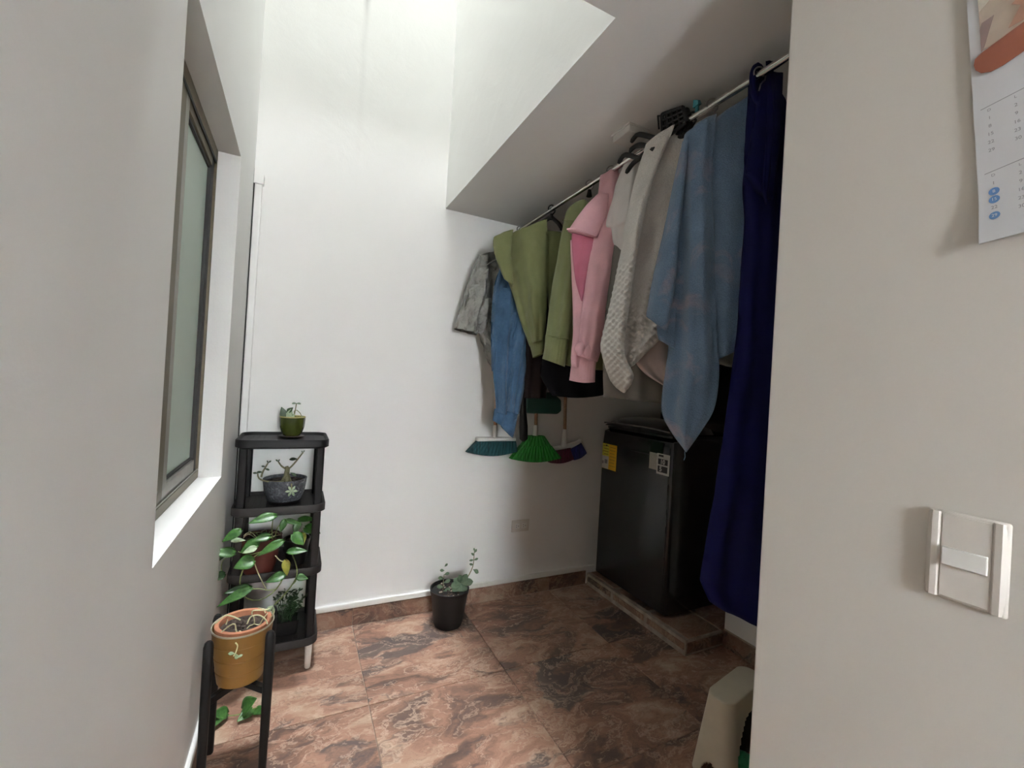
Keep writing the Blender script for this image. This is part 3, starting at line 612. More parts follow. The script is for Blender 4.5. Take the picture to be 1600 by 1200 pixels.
# black shirt ------------------------------------------
P9 = (1.10, 1.79, 30)
g = garment('shirt', 'black shirt with curved hem behind the green and pink sweatshirts', 'shirt', P9)
drape('body', M['cl_black'], g, P9, [(0.029,2.150),(0.026,1.888),(-0.008,1.639),(-0.059,1.451),(-0.063,1.365),(-0.006,1.276)], [(0.209,2.202),(0.251,1.897),(0.253,1.591),(0.243,1.391),(0.240,1.293)], depth=.05, folds=((2.5, .010, 0, .1),), sag=.012)

# green trousers ---------------------------------------
P10 = (1.10, 1.91, 42)
g = garment('sweatpants', 'sage green sweatpants folded over a black hanger', 'trousers', P10)
drape('front_leg', M['cl_green'], g, P10, [(-0.281,2.059),(-0.252,1.984),(-0.187,1.833),(-0.121,1.651),(-0.066,1.521)], [(-0.014,2.157),(-0.000,1.978),(0.009,1.815),(0.012,1.653),(0.012,1.549)], depth=.05, off=.02, folds=((2, .007, .4, .2), (4, .003, 1.0, -.3)), cr=.006, skew=0.07)
drape('leg_cuff', M['cl_green'], g, P10, [(-0.070,1.534),(-0.054,1.489),(-0.046,1.460)], [(0.015,1.556),(0.011,1.514),(0.006,1.481)], depth=.035, off=.02, folds=((7, .0005, 0, 0),), nv=16, nu=60, open_bottom=True, grow=False, skew=0.05)
drape('rear_leg', M['cl_green'], g, P10, [(-0.048,2.116),(-0.030,1.978),(-0.009,1.848),(0.012,1.718)], [(0.054,2.105),(0.061,2.041),(0.053,1.912),(0.038,1.718)], depth=.03, off=-.02, folds=((1, .004, 0, 0),), nv=24)
drape('waist_roll', M['cl_green'], g, P10, [(-0.282,2.065),(-0.283,2.025),(-0.261,1.951),(-0.212,1.850)], [(-0.180,2.102),(-0.185,2.015),(-0.176,1.932),(-0.162,1.816)], depth=.03, off=.05, folds=((1, .003, 0, 0),), nv=20, nu=20)
hanger('black plastic hanger holding the green sweatpants, thick hook over the rod', (RX, 1.905, 20), half=.055, drop=.05)
# dark brown cloth -------------------------------------
P11 = (1.10, 2.03, 12)
g = garment('trousers', 'dark brown trousers hidden between blue shirt and black shirt', 'trousers', P11)
drape('body', M['cl_brown'], g, P11, [(-0.059,2.084),(-0.047,1.831),(-0.032,1.460),(-0.029,1.250)], [(0.095,2.140),(0.091,1.847),(0.096,1.469),(0.095,1.256)], depth=.04, folds=((2, .010, 0, .1),))
# blue shirt -------------------------------------------
P12 = (1.10, 2.12, 12)
g = garment('shirt', 'chambray blue long-sleeved shirt hanging over the brooms', 'shirt', P12)
drape('body', M['cl_blue'], g, P12, [(-0.149,1.974),(-0.187,1.831),(-0.189,1.589),(-0.173,1.383)], [(0.062,2.090),(0.065,1.860),(0.021,1.608),(0.005,1.395)], depth=.06, folds=((2.6, .014, 0, .15),), off=-.01)
drape('sleeve', M['cl_blue'], g, P12, [(-0.163,1.966),(-0.188,1.797),(-0.189,1.589),(-0.173,1.383),(-0.151,1.246),(-0.146,1.170)], [(-0.051,1.952),(-0.040,1.778),(-0.049,1.566),(-0.060,1.391),(-0.066,1.250),(-0.056,1.146)], depth=.05, off=.03, folds=((2, .010, .9, .2), (4, .004, 0, .3)), cr=.008)
drape('sleeve', M['cl_blue'], g, P12, [(-0.049,1.917),(-0.077,1.669),(-0.100,1.458),(-0.104,1.283),(-0.101,1.179)], [(0.028,1.855),(0.029,1.608),(0.014,1.431),(-0.003,1.289),(-0.024,1.161)], depth=.05, off=.055, folds=((2, .009, 2.5, .25), (4, .004, 0, .3)), cr=.008)
drape('cuff', M['cl_blue'], g, P12, [(-0.151,1.184),(-0.156,1.149),(-0.158,1.121)], [(-0.057,1.174),(-0.069,1.125),(-0.084,1.082)], depth=.035, off=.03, folds=((2, .003, 0, 0),), nv=14, open_bottom=True, grow=False)
drape('cuff', M['cl_blue'], g, P12, [(-0.102,1.193),(-0.109,1.137),(-0.117,1.095)], [(-0.025,1.175),(-0.035,1.105),(-0.049,1.034)], depth=.04, off=.055, folds=((2, .003, 1, 0),), nv=14, open_bottom=True, grow=False)
# grey shirt -------------------------------------------
P13 = (1.10, 2.30, 0)
g = garment('shirt', 'crumpled grey short-sleeved shirt at the far end of the rod', 'shirt', P13)
drape('body', M['cl_grey'], g, P13, [(-0.228,2.034),(-0.230,1.885),(-0.223,1.705),(-0.181,1.547),(-0.144,1.459),(-0.099,1.381)], [(0.186,2.215),(0.212,1.955),(0.216,1.761),(0.228,1.587),(0.235,1.489),(0.243,1.373)], depth=.05, folds=((3, .012, 0, .2),), off=.0, cr=.022, nv=90, nu=60, skew=0.05)
drape('sleeve', M['cl_grey'], g, P13, [(-0.239,2.028),(-0.275,1.932),(-0.305,1.802),(-0.328,1.699),(-0.345,1.609)], [(-0.165,2.027),(-0.159,1.933),(-0.178,1.802),(-0.197,1.672),(-0.222,1.582)], depth=.06, off=.02, folds=((1.5, .010, .5, .3), (3, .006, 0, .5)), cr=.02, open_bottom=True, nv=80)
drape('sleeve_fold', M['cl_grey'], g, P13, [(-0.242,1.775),(-0.252,1.684),(-0.223,1.590)], [(-0.173,1.792),(-0.175,1.693),(-0.192,1.600)], depth=.03, off=.055, folds=((1, .006, .5, .3),), cr=.01, nv=20, nu=20)
drape('placket', M['cl_grey'], g, P13, [(-0.208,1.598),(-0.163,1.512),(-0.109,1.406)], [(-0.144,1.697),(-0.119,1.571),(-0.077,1.420)], depth=.02, off=.04, folds=((3, .005, .5, .3),), cr=.01, nv=24, nu=20)
h_ = hanger('grey plastic hanger, arm tip poking out of the grey shirt collar', (RX, 2.26, 0), half=.10, drop=.06, mtl='grey_plastic', neck=.06, rr=.006, sides=())
MB().tube([(x-RX, 2.23-2.26, z-RZ) for x, z in [(0.894,1.964),(0.909,1.977),(0.938,1.997),(1.006,2.045),(1.164,2.141)]]+[(0, 0, -.045)], [.004, .008, .011, .011, .009, .008], 8, flat=.5).build('arm', M['grey_plastic'], h_)
# bundle of black hooks and the clip hanger ------------
for k, (y, lb) in enumerate(((1.035, 'black hanger hook nearest the teal clip on the rod'), (1.052, 'second black hanger hook from the teal clip'), (1.072, 'third black hanger hook, beside the latticed clip hanger'))):
    hanger(lb, (RX, y, 75), half=.05, drop=.02, neck=.01, sides=())
ch = thing('clip_hanger', 'folded black latticed clip hanger standing up above the rod', 'hanger', (RX, 1.10, RZ))
q = MB()
tri = [(-.012, 1.155, 2.288), (-.012, 1.146, 2.195), (-.012, 1.040, 2.200), (-.012, 1.062, 2.262)]
LP = [Vector((x, y-1.10, z-RZ)) for x, y, z in tri]
for dx in (0, .02):
    for a, c in ((0, 1), (1, 2), (2, 3), (3, 0)): q.tube([LP[a]+Vector((dx, 0, 0)), LP[c]+Vector((dx, 0, 0))], .0065, 6)
for t in (.25, .5, .75):
    q.tube([LP[0].lerp(LP[3], t), LP[1].lerp(LP[2], t)], .0055, 6); q.tube([LP[0].lerp(LP[1], t), LP[3].lerp(LP[2], t)], .005, 6)
q.build('lattice_frame', M['black_plastic'], ch)
for t in (.15, .4, .65, .88):
    p = LP[0].lerp(LP[3], t); c2 = LP[1].lerp(LP[2], t)
    MB().box(p.x+.004, p.x+.016, p.y-.006, p.y+.006, c2.z+.004, p.z-.012).build('clip', M['black_plastic'], ch, smooth=False, bevel=.002)
MB().tube([LP[0]+Vector((-.006, .006, -.004)), LP[0]+Vector((-.008, .012, .0)), LP[0]+Vector((-.006, .005, -.05))], .003, 6).build('spur', M['black_plastic'], ch)
MB().tube([(0, -.03, .03), (0, -.03, .026), (.012, -.03, .016), (.014, -.03, 0), (0, -.03, -.016)], .0036, 8).build('hook', M['black_plastic'], ch)
tc = thing('hanger_clip', 'teal plastic peg clipped beside the black hooks on the rod', 'clip', (RX, 1.012, RZ))
MB().rings([[(-.008, -.010, .030), (.008, -.010, .034), (.008, .012, .030), (-.008, .012, .028)], [(-.006, -.004, .046), (.006, -.004, .050), (.006, .014, .058), (-.006, .014, .056)]]).build('jaw', M['tealclip'], tc, smooth=False, bevel=.001)
MB().box(-.004, .004, -.004, .006, .010, .031).build('jaw', M['tealclip'], tc, smooth=False, bevel=.001)
# ceiling junction block
jb = thing('junction_box', 'small white box fixed on the alcove ceiling above the black hangers', 'box', (1.06, 1.34, CEIL))
MB().box(-.03, .06, -.085, .01, -.030, -.001).build('cover', M['white_plastic'], jb, bevel=.003)
MB().box(-.034, .064, -.089, .014, -.006, 0).build('base_plate', M['white_plastic'], jb, bevel=.001)

# ------------------------------------------------------------ brooms on the back wall
def fan(x0t, x1t, zt, x0b, x1b, zb, y, dy, sag, n=26, nz_=6, curve=0.0):
    rows = []
    for i in range(nz_+1):
        v = i/nz_; ring = []
        xa = x0t+(x0b-x0t)*v; xb = x1t+(x1b-x1t)*v
        f = []
        for j in range(n+1):
            u = j/n; z = zt+(zb-zt)*v - sag*v*math.sin(PI*u) + curve*(u-.5)*(1) * 1
            f.append((xa+(xb-xa)*u, u, z))
        fr = [(x, y-dy/2*(1-.25*abs(2*u-1))-.0022*(j % 2), z) for j, (x, u, z) in enumerate(f)]
        bk = [(x, y+dy/2*(1-.25*abs(2*u-1)), z) for x, u, z in reversed(f)]
        rows.append(fr+bk)
    return MB().rings(rows)
def broom(label, x, zh, ztop, head, lean=0.0, handle='wood', ytop=2.395):
    o = thing('broom', label, 'broom', (x, 2.355, zh))
    MB().tube([(0, 0, .05), (lean, ytop-2.355, ztop-zh)], .0105, 12).build('handle', M[handle], o)
    return o
def off(mb, o):
    mb.v = [(a-o.location.x, b_-o.location.y, c-o.location.z) for a, b_, c in mb.v]; return mb
BR1 = [(0.949,0.990),(1.191,0.982),(0.898,0.920),(1.196,0.904),(1.061,1.013),(1.057,1.073)]
o = broom('teal-bristled push broom with white head under the blue shirt', BR1[4][0], BR1[4][1], 1.9, None)
off(MB().box(BR1[0][0]-.005, BR1[1][0]+.01, 2.335, 2.375, BR1[0][1]-.012, BR1[0][1]+.012), o).build('head', M['white_plastic'], o, bevel=.008)
MB().lathe([(.017, -.03), (.016, .0), (.014, .05), (.012, .06)], (0, 0, 0), 14).build('socket', M['white_plastic'], o)
off(fan(BR1[0][0], BR1[1][0]+.005, BR1[0][1]-.012, BR1[2][0]-.01, BR1[1][0]+.02, BR1[2][1]-.005, 2.355, .05, .022), o).build('bristles', M['teal_bristle'], o, smooth=False)
BR2 = [(1.288,0.998),(1.388,0.998),(1.170,0.867),(1.522,0.843),(1.331,1.094),(1.336,1.022)]
o = broom('fan-shaped green broom hanging in the middle of the three', BR2[5][0], BR2[5][1], 1.9, None)
MB().lathe([(.02, -.035), (.017, .0), (.014, .05), (.012, .055)], (0, 0, 0), 14).build('socket', M['white_plastic'], o)
xm = BR2[5][0]
off(fan(xm-.055, xm+.055, BR2[5][1]-.01, xm-.10, xm+.11, BR2[5][1]-.075, 2.35, .045, .0, 14, 3), o).build('head', M['green_bristle'], o, smooth=False)
off(fan(xm-.10, xm+.11, BR2[5][1]-.072, BR2[2][0], BR2[3][0], BR2[2][1]+.005, 2.35, .055, .022), o).build('bristles', M['green_bristle'], o, smooth=False)
BR3 = [(1.512,0.940),(1.662,0.976),(1.518,0.841),(1.622,0.839),(1.725,0.879),(1.552,0.993),(1.673,0.968),(1.512,1.218)]
o = broom('plum and navy bristled broom with white head beside the washer', BR3[5][0], BR3[5][1], 1.9, None, lean=-.015)
MB().lathe([(.022, -.05), (.018, -.02), (.013, .05), (.012, .06)], (0, 0, 0), 14).build('socket', M['white_plastic'], o)
x0, z0 = BR3[0]; x1, z1 = BR3[6]
hd = [(x0-.06, z0-.012), (x0+.03, z0-.006), ((x0+x1)/2+.03, (z0+z1)/2-.004), (x1-.01, z1-.004), (x1+.01, z1+.014)]
off(MB().tube([(x, 2.36, z) for x, z in smooth_path(hd, 14)], .016, 10, flat=1.2), o).build('head', M['white_plastic'], o)
off(fan(x0-.06, x0+.085, z0-.016, x0-.06, x0+.12, z0-.090, 2.36, .045, .012, 18, 5, curve=.02), o).build('bristles', M['plum_bristle'], o, smooth=False)
off(fan(x0+.080, x1+.005, z0+.004, x0+.118, x1+.055, z0-.064, 2.36, .045, .008, 12, 5, curve=.045), o).build('bristles', M['navy_bristle'], o, smooth=False)
# dustpan
DP = [(1.260,1.262),(1.404,1.280),(1.219,1.152),(1.473,1.158),(1.344,1.285)]
o = thing('dustpan', 'dark green dustpan hanging on the wall above the green broom', 'dustpan', (DP[4][0], 2.33, DP[4][1]))
x0, x1, z0, z1 = DP[2][0]-DP[4][0], DP[3][0]-DP[4][0], DP[2][1]-DP[4][1], 0.0
pan = MB().rings([[(x0+.055, -.03, z1), (x1-.055, -.03, z1), (x1-.055, .03, z1), (x0+.055, .03, z1)], [(x0+.006, -.05, z1-.045), (x1-.006, -.05, z1-.045), (x1-.006, .03, z1-.045), (x0+.006, .03, z1-.045)],
                  [(x0, -.05, z0+.022), (x1, -.05, z0+.022), (x1, .03, z0+.022), (x0, .03, z0+.022)], [(x0+.02, -.04, z0), (x1-.02, -.04, z0), (x1-.02, .03, z0), (x0+.02, .03, z0)]])
pan.build('pan', M['dark_green'], o, bevel=.010, seg=3)
MB().tube([(0, 0, -.01), (0, .01, .12), (-.004, .02, .42)], [.016, .012, .011], 10).build('handle', M['cl_brown'], o)
for sx in (-.028, .03): MB().tube([(sx*.6, -.032, -.012), (sx*1.5, -.046, -.055)], .004, 6).build('rib', M['dark_green'], o)
UM = [(1.159,1.325),(1.168,1.178),(1.179,1.075),(1.184,1.008)]
o = thing('brush', 'black club-shaped brush hanging between blue shirt and green broom', 'brush', (UM[0][0], 2.22, UM[0][1]))
MB().tube([(x-UM[0][0], 0, z-UM[0][1]) for x, z in [(UM[0][0]-.004, UM[0][1]+.30)]+UM+[(UM[3][0], UM[3][1]-.014)]], [.012, .016, .021, .027, .025, .010], 14, flat=.7).build('handle', M['black_plastic'], o)

# ------------------------------------------------------------ outlet, switch, calendar
OT = [(1.236,0.474),(1.357,0.480),(1.240,0.406),(1.362,0.411)]
oc = thing('outlet', 'white double wall outlet low on the back wall', 'outlet', ((OT[0][0]+OT[1][0])/2, YB, (OT[0][1]+OT[2][1])/2))
MB().box(-.061, .061, -.008, 0, -.037, .037).build('cover_plate', M['beige_plastic'], oc, bevel=.003)
for sx in (-.024, .024):
    f = MB().box(sx-.017, sx+.017, -.0105, -.0082, -.017, .017).build('socket_face', M['white_plastic'], oc, bevel=.004)
    for (dx, dz, w_, h_) in ((-.006, .006, .006, .0012), (-.006, -.006, .006, .0012), (.008, 0, .003, .003)):
        MB().box(sx+dx-w_/2, sx+dx+w_/2, -.0112, -.0104, dz-h_, dz+h_).build('slot', M['dark_gasket_gap'], f, smooth=False)
SWc = (.250, 1.114)
sw = thing('light_switch', 'white light switch plate with one rocker on the near right wall', 'switch', (XC, SWc[0], SWc[1]))
MB().box(-.006, 0, -.0405, .0405, -.060, .060).build('back_plate', M['beige_plastic'], sw, bevel=.004)
for s in (-1, 1):
    sd = MB().rings([[(-.006, s*.025, z), (-.0088, s*.0275, z), (-.0092, s*.034, z), (-.004, s*.0405-s*.004*(abs(z)/.06)**6, z)] for z in [-.058+.116*k/12 for k in range(13)]])
    sd.build('side_rail', M['beige_plastic'], sw)
MB().box(-.0075, -.0055, -.0245, .0245, -.056, .056).build('centre_plate', M['beige_plastic'], sw, bevel=.001)
o = MB().rings([[(-.0075, -.0225, -.0125), (-.0075, .0225, -.0125), (-.0075, .0225, .0125), (-.0075, -.0225, .0125)], [(-.0105, -.0218, -.0118), (-.0125, .0218, -.0118), (-.0125, .0218, .0118), (-.0105, -.0218, .0118)]]).build('rocker', M['white_plastic'], sw, smooth=False, bevel=.001)
# calendar: paper in the plane x = XC, tilted a little, lower left corner curling off the wall
CL = [(0.251,1.535),(0.281,1.891),(0.268,1.776),(0.271,1.794),(0.229,1.797),(0.224,1.822),(0.244,1.607),(0.228,1.616)]
ca = thing('wall_calendar', 'paper wall calendar with photo and terracotta band at the upper right', 'calendar', (XC, CL[0][0], CL[0][1]))
TL = math.radians(4.6)
def calp(u, v):
    """u: right along the paper (towards the camera, -Y), v: up from the lower left corner"""
    lift = .004 + .010*max(0, 1-v/.10)**2; u = u-.015 if u > .0165 and u < .299 else u
    return Vector((-lift, -(u*math.cos(TL)) + v*math.sin(TL), u*math.sin(TL)*1.4 + v*math.cos(TL)))
def calpatch(name, pts, mtl, lift=.0004, parent=ca):
    mb = MB(); n = len(pts); A = [calp(u, v)+Vector((-lift, 0, 0)) for u, v in pts]
    mb.rings([[tuple(p+Vector((.0003, 0, 0))) for p in A], [tuple(p) for p in A]])
    return mb.build(name, M[mtl], parent, smooth=False)
rows = []
for i in range(15):
    v = .60*(i/14)**1.3
    rows.append([tuple(calp(.30*j/6, v)) for j in range(7)] + [tuple(calp(.30*j/6, v)+Vector((.0007, 0, 0))) for j in reversed(range(7))])
MB().rings(rows).build('sheet', M['paper'], ca)
VB = .249
calpatch('photo_print', [(.026, VB+.02), (.30, VB+.02), (.30, .58), (.026, .58)], 'photo_tan', .0006)
calpatch('photo_print', [(.026, VB+.10), (.05, VB+.125), (.075, VB+.2), (.085, .58), (.026, .58)], 'photo_olive', .0010)
calpatch('photo_print', [(.026, VB+.075), (.06, VB+.105), (.105, VB+.18), (.13, .58), (.085, .58), (.07, VB+.15), (.026, VB+.095)], 'photo_cream', .0014)
calpatch('photo_print', [(.026, VB+.018), (.029, VB+.022), (.04, VB+.06), (.028, VB+.058), (.026, VB+.05)], 'photo_plum', .0012)
calpatch('photo_print', [(.052, VB+.03), (.09, VB+.03), (.16, VB+.06), (.30, VB+.11), (.30, VB+.25), (.16, VB+.19), (.085, VB+.115), (.068, VB+.085), (.078, VB+.075), (.056, VB+.06), (.064, VB+.052)], 'photo_skin', .0016)
band = [(.020, VB+.012), (.0185, VB+.004), (.020, VB-.004), (.025, VB-.012), (.034, VB-.017), (.045, VB-.017), (.30, VB+.055), (.30, VB+.095), (.026, VB+.016)]
calpatch('printed_band', band, 'paper_band', .0020)
def calnum(txt, u, v, size, mtl='ink_grey', rot=0.0):
    c = calp(u, v); mt = Matrix.Translation(c+Vector((-.0012, 0, 0))) @ FACE @ Matrix.Rotation(TL*1.2, 4, 'Z')
    return text_mesh(txt, size, mtl, ca, mt)
for blk, v0 in ((0, .160), (1, .069)):
    calpatch('printed_line', [(.022, v0+.026), (.28, v0+.046), (.28, v0+.0465), (.022, v0+.0268)], 'ink_grey', .0006)
    nn = 1
    for r in range(5):
        for cc in range(7):
            u, v = .030+.024*cc, v0+.010-.0112*r+.0016*cc
            if blk == 1 and cc == 0 and r in (1, 2, 4):
                pts = [(u+.0052*math.cos(a), v+.0052*math.sin(a)) for a in [2*PI*k/14 for k in range(14)]]
                calpatch('printed_dot', pts, 'ink_blue', .0008)
                calnum(str(nn), u, v, .0055, 'paper')
            else:
                calnum(str(nn), u, v, .0062)
            nn += 1
            if nn > 31: break
        if nn > 31: break
    for cc, t in enumerate('DLMMJVS'): calnum(t, .030+.024*cc, v0+.021+.0016*cc, .005)

# ------------------------------------------------------------ plants helpers
def leaf_mesh(L, W, heart=True, cup=.18, droop=.25, n=9):
    vs, fs = [], []
    for i in range(n+1):
        t = i/n
        if heart: w_ = W/2*(math.sin(PI*min(1, t**.62))**.85)*(1.05-.15*t)
        else: w_ = W/2*math.sin(PI*min(1, t**1.45))**.75 if 0 < t < 1 else 0
        if t >= 1: w_ = .0005
        if t <= 0: w_ = W*.10 if heart else W*.05
        back = -.10*L*(1-t)**6 if heart else 0
        z0 = -droop*L*t*t
        for k in (-1, -.55, 0, .55, 1):
            x = L*t + back*abs(k)
            vs.append((x, k*w_, z0 + cup*abs(k)*w_))
    for i in range(n):
        for k in range(4):
            a = i*5+k; fs.append((a, a+1, a+6, a+5))
    return vs, fs
def put_leaf(name, mtl, parent, base, d, nrm, L, W, heart=True, cup=.18, droop=.25, label=None):
    """leaf with real thickness at parent-local base, pointing along d, upper face towards nrm"""
    vs, fs = leaf_mesh(L, W, heart, cup, droop)
    d = Vector(d).normalized(); nn = Vector(nrm); nn = (nn-d*nn.dot(d)).normalized(); s = nn.cross(d)
    mt = Matrix((d, s, nn)).transposed().to_4x4(); mt.translation = base
    me = bpy.data.meshes.new(name); me.from_pydata([tuple(mt @ Vector(v)) for v in vs], [], fs); me.update()
    for p in me.polygons: p.use_smooth = True
    me.materials.append(M[mtl])
    o = bpy.data.objects.new(name, me); C.objects.link(o); o.parent = parent
    so = o.modifiers.new('thickness', 'SOLIDIFY'); so.thickness = .0012 if heart else .0025
    if label: lab(o, label)
    return o
def soil_disc(r, z, parent, seed=0, amp=.006):
    mb = MB(); rnd = random.Random(seed); rs = []
    for k in range(7):
        rr = r*(1-k/7); rs.append([(rr*math.cos(a), rr*math.sin(a), z+rnd.uniform(-amp, amp)*(k > 0)) for a in [2*PI*j/22 for j in range(22)]])
    mb.rings(rs, False, True); mb.lathe([(r, z-.01), (r, z)], n=22, cap1=False)
    return mb.build('soil', M['soil'], parent, smooth=False)
def pot(parent, mtl, prof, name='pot', n=32):
    return MB().lathe(prof, n=n, cap0=True, cap1=True).build(name, M[mtl], parent)

# ------------------------------------------------------------ shelf rack in the corner
RX0, RX1, RY0, RY1 = -.222, .140, 2.085, 2.385
rk = thing('shelf_rack', 'four-tier dark brown plastic rack in the back left corner', 'shelf', (RX0, RY0, 0))
W_, D_ = RX1-RX0, RY1-RY0
TIERS = (.139, .450, .727, 1.012)
for k, z in enumerate(TIERS):
    mtl = M['rack_black'] if k == 3 else M['rack']
    r = .05
    def sr(i_, zz): return rrect(i_, W_-i_, i_, D_-i_, r-i_*.6, zz, 6)
    b = MB().rings([sr(.010, z-.028), sr(0, z-.022), sr(0, z+.006), sr(.003, z+.010), sr(.008, z+.010), sr(.013, z-.004)])
    t_ = b.build('shelf', mtl, rk)
    n_ = 12
    for q_ in range(n_):
        MB().box(.05+q_*(W_-.10)/(n_-1)-.004, .05+q_*(W_-.10)/(n_-1)+.004, .04, D_-.04, z-.0045, z-.0015).build('rib', mtl, t_, smooth=False)
lz = [0.0]+list(TIERS)
posts = ((.034, .034), (W_-.034, .034), (.034, D_-.034), (W_-.034, D_-.034))
for k in range(4):
    for (px, py) in posts:
        z0, z1 = lz[k], lz[k+1]-.026
        if k == 0:
            o = MB().rings([rrect(px-a, px+a, py-a*.9, py+a*.9, a*.6, z, 4) for z, a in ((0, .008), (.006, .012), (.10, .0155), (z1, .016))]).build('foot', M['white_plastic'], rk)
            lab(o, 'off-white foot post under the lowest shelf')
        else:
            mm = M['rack_black'] if k in (1, 3) else M['rack']
            MB().rings([rrect(px-.017, px+.017, py-.013, py+.013, .008, z, 4) for z in (z0-.003, z1)]).build('post', mm, rk)
# small green glazed pot on the top shelf
SZ = [t-.004+.0025 for t in TIERS]
p = thing('potted_plant', 'small olive green glazed pot with a sprig on the top shelf', 'plant', (-.014, 2.262, SZ[3]))
pot(p, 'saucer_brown', [(.030, 0), (.052, .006), (.054, .010), (.050, .010), (.034, .006)], 'saucer')
pot(p, 'green_glaze', [(.034, .0105), (.042, .02), (.052, .05), (.055, .085), (.0545, .096), (.050, .096), (.049, .07)])
MB().lathe([(.0548, .094), (.0552, .098), (.052, .100), (.0500, .098), (.050, .093)], cap0=False, cap1=False).build('rim', M['green_rim'], p)
soil_disc(.049, .088, p, 3)
for (bx, bz, dx, dz, L, W, mtl) in ((-.030, .09, -.35, 1, .055, .034, 'leaf_dark'), (-.020, .09, .3, 1, .048, .030, 'leaf_pale'), (-.036, .09, -.7, .8, .028, .02, 'leaf_pale'), (-.012, .09, .5, .55, .030, .022, 'leaf_pale'), (-.022, .12, .6, .6, .03, .022, 'leaf_dark')):
    put_leaf('leaf', mtl, p, (bx, -.012, bz), (dx, -.15, dz), (0, -1, .3), L, W, True, .1, .1)
MB().tube([(.006, -.01, .088), (.008, -.01, .12), (.012, -.01, .158)], .0022, 6).build('stem', M['stem_grey'], p)
MB().tube([(.004, -.008, .09), (.004, -.008, .125), (.016, -.01, .128), (.030, -.012, .115), (.038, -.014, .098)], .0018, 6).build('stem', M['stem_grey'], p)
for dx in (-1, 1): put_leaf('leaf', 'leaf_grey', p, (.012, -.01, .158), (dx, -.1, .15), (0, -.5, 1), .018, .012, False)
put_leaf('leaf', 'leaf_grey', p, (.036, -.014, .104), (.5, -.2, -1), (1, -.5, .3), .02, .010, False)
# grey stone bonsai bowl on the second shelf
p = thing('potted_plant', 'grey flecked stone bowl with a gnarled succulent on the second shelf', 'plant', (-.028, 2.20, SZ[2]))
pot(p, 'black_pot', [(.055, 0), (.066, .004), (.070, .016), (.064, .018), (.058, .008)], 'saucer')
pot(p, 'stone', [(.056, .010), (.066, .016), (.082, .055), (.088, .100), (.089, .112), (.083, .112), (.080, .09)])
soil_disc(.081, .098, p, 4)
MB().tube([(.006, -.01, .095), (.004, -.012, .13), (.006, -.012, .152), (.002, -.012, .165)], [.016, .011, .010, .007], 10).build('trunk', M['stem_grey'], p)
MB().tube([(-.012, -.02, .098), (.000, -.018, .125), (.005, -.014, .15)], [.007, .007, .006], 8).build('stem', M['stem_grey'], p)
br = ([(.006, -.012, .15), (.022, -.014, .165), (.044, -.016, .195), (.066, -.018, .228)], [(.002, -.012, .152), (-.018, -.016, .168), (-.032, -.018, .188)],
      [(-.004, -.05, .106), (-.045, -.06, .108), (-.085, -.058, .116), (-.103, -.052, .128), (-.106, -.05, .145)], [(-.092, -.054, .13), (-.088, -.052, .15), (-.078, -.05, .172), (-.070, -.05, .188)],
      [(.010, -.02, .135), (.020, -.05, .115), (.026, -.085, .10), (.028, -.098, .075)])
for q_ in br: MB().tube(smooth_path(q_, 12), [.0042-.0014*i/11 for i in range(12)], 7).build('stem', M['stem_grey'], p)
for base, d, L in (((.046, -.016, .197), (-1, -.1, .1), .034), ((.066, -.018, .226), (.4, 0, 1), .012), ((.064, -.018, .226), (-.5, 0, 1), .01), ((-.032, -.018, .187), (-.7, 0, .8), .014), ((-.032, -.018, .187), (.4, 0, 1), .012),
                   ((.018, -.02, .138), (.9, -.2, -.45), .03), ((-.106, -.05, .145), (-1, 0, .2), .018), ((-.088, -.052, .15), (-1, 0, .1), .022), ((-.082, -.051, .165), (1, 0, -.3), .02), ((-.078, -.05, .172), (-1, 0, .3), .016), ((-.070, -.05, .188), (.6, 0, .6), .015), ((-.070, -.05, .188), (-.3, 0, 1), .012)):
    put_leaf('leaf', 'leaf_dark' if L > .03 else 'leaf_grey', p, base, d, (0, -.8, .6), L, L*.45, False)
for a in range(6): put_leaf('leaf', 'leaf_pale', p, (.028, -.098, .074), (math.cos(a*1.05), -.3, math.sin(a*1.05)), (0, -1, .2), .024, .010, False)
# dark pot at the back of the third shelf
p = thing('potted_plant', 'small black pot with yellow-green leaves at the back of the third shelf', 'plant', (.035, 2.20, SZ[1]))
pot(p, 'black_pot', [(.040, 0), (.052, .08), (.055, .10), (.057, .112), (.052, .112), (.050, .095)])
soil_disc(.050, .10, p, 5)
for q_, L in (([(0, 0, .1), (-.004, -.01, .15), (.002, -.02, .20)], 0), ([(0, 0, .1), (.015, -.02, .14), (.03, -.03, .165)], 0)):
    MB().tube(smooth_path(q_, 8), .0022, 6).build('stem', M['stem'], p)
for base, d, L, W, mtl in (((.002, -.02, .20), (1, -.25, .12), .075, .034, 'leaf'), ((.0, -.02, .19), (-.25, -.5, -.9), .055, .036, 'leaf'), ((.03, -.03, .165), (1, -.5, -.2), .07, .055, 'leaf'), ((.012, -.03, .14), (.3, -.6, -.6), .05, .04, 'leaf_yellow')):
    put_leaf('leaf', mtl, p, base, d, (0, -.6, .8), L, W, True)
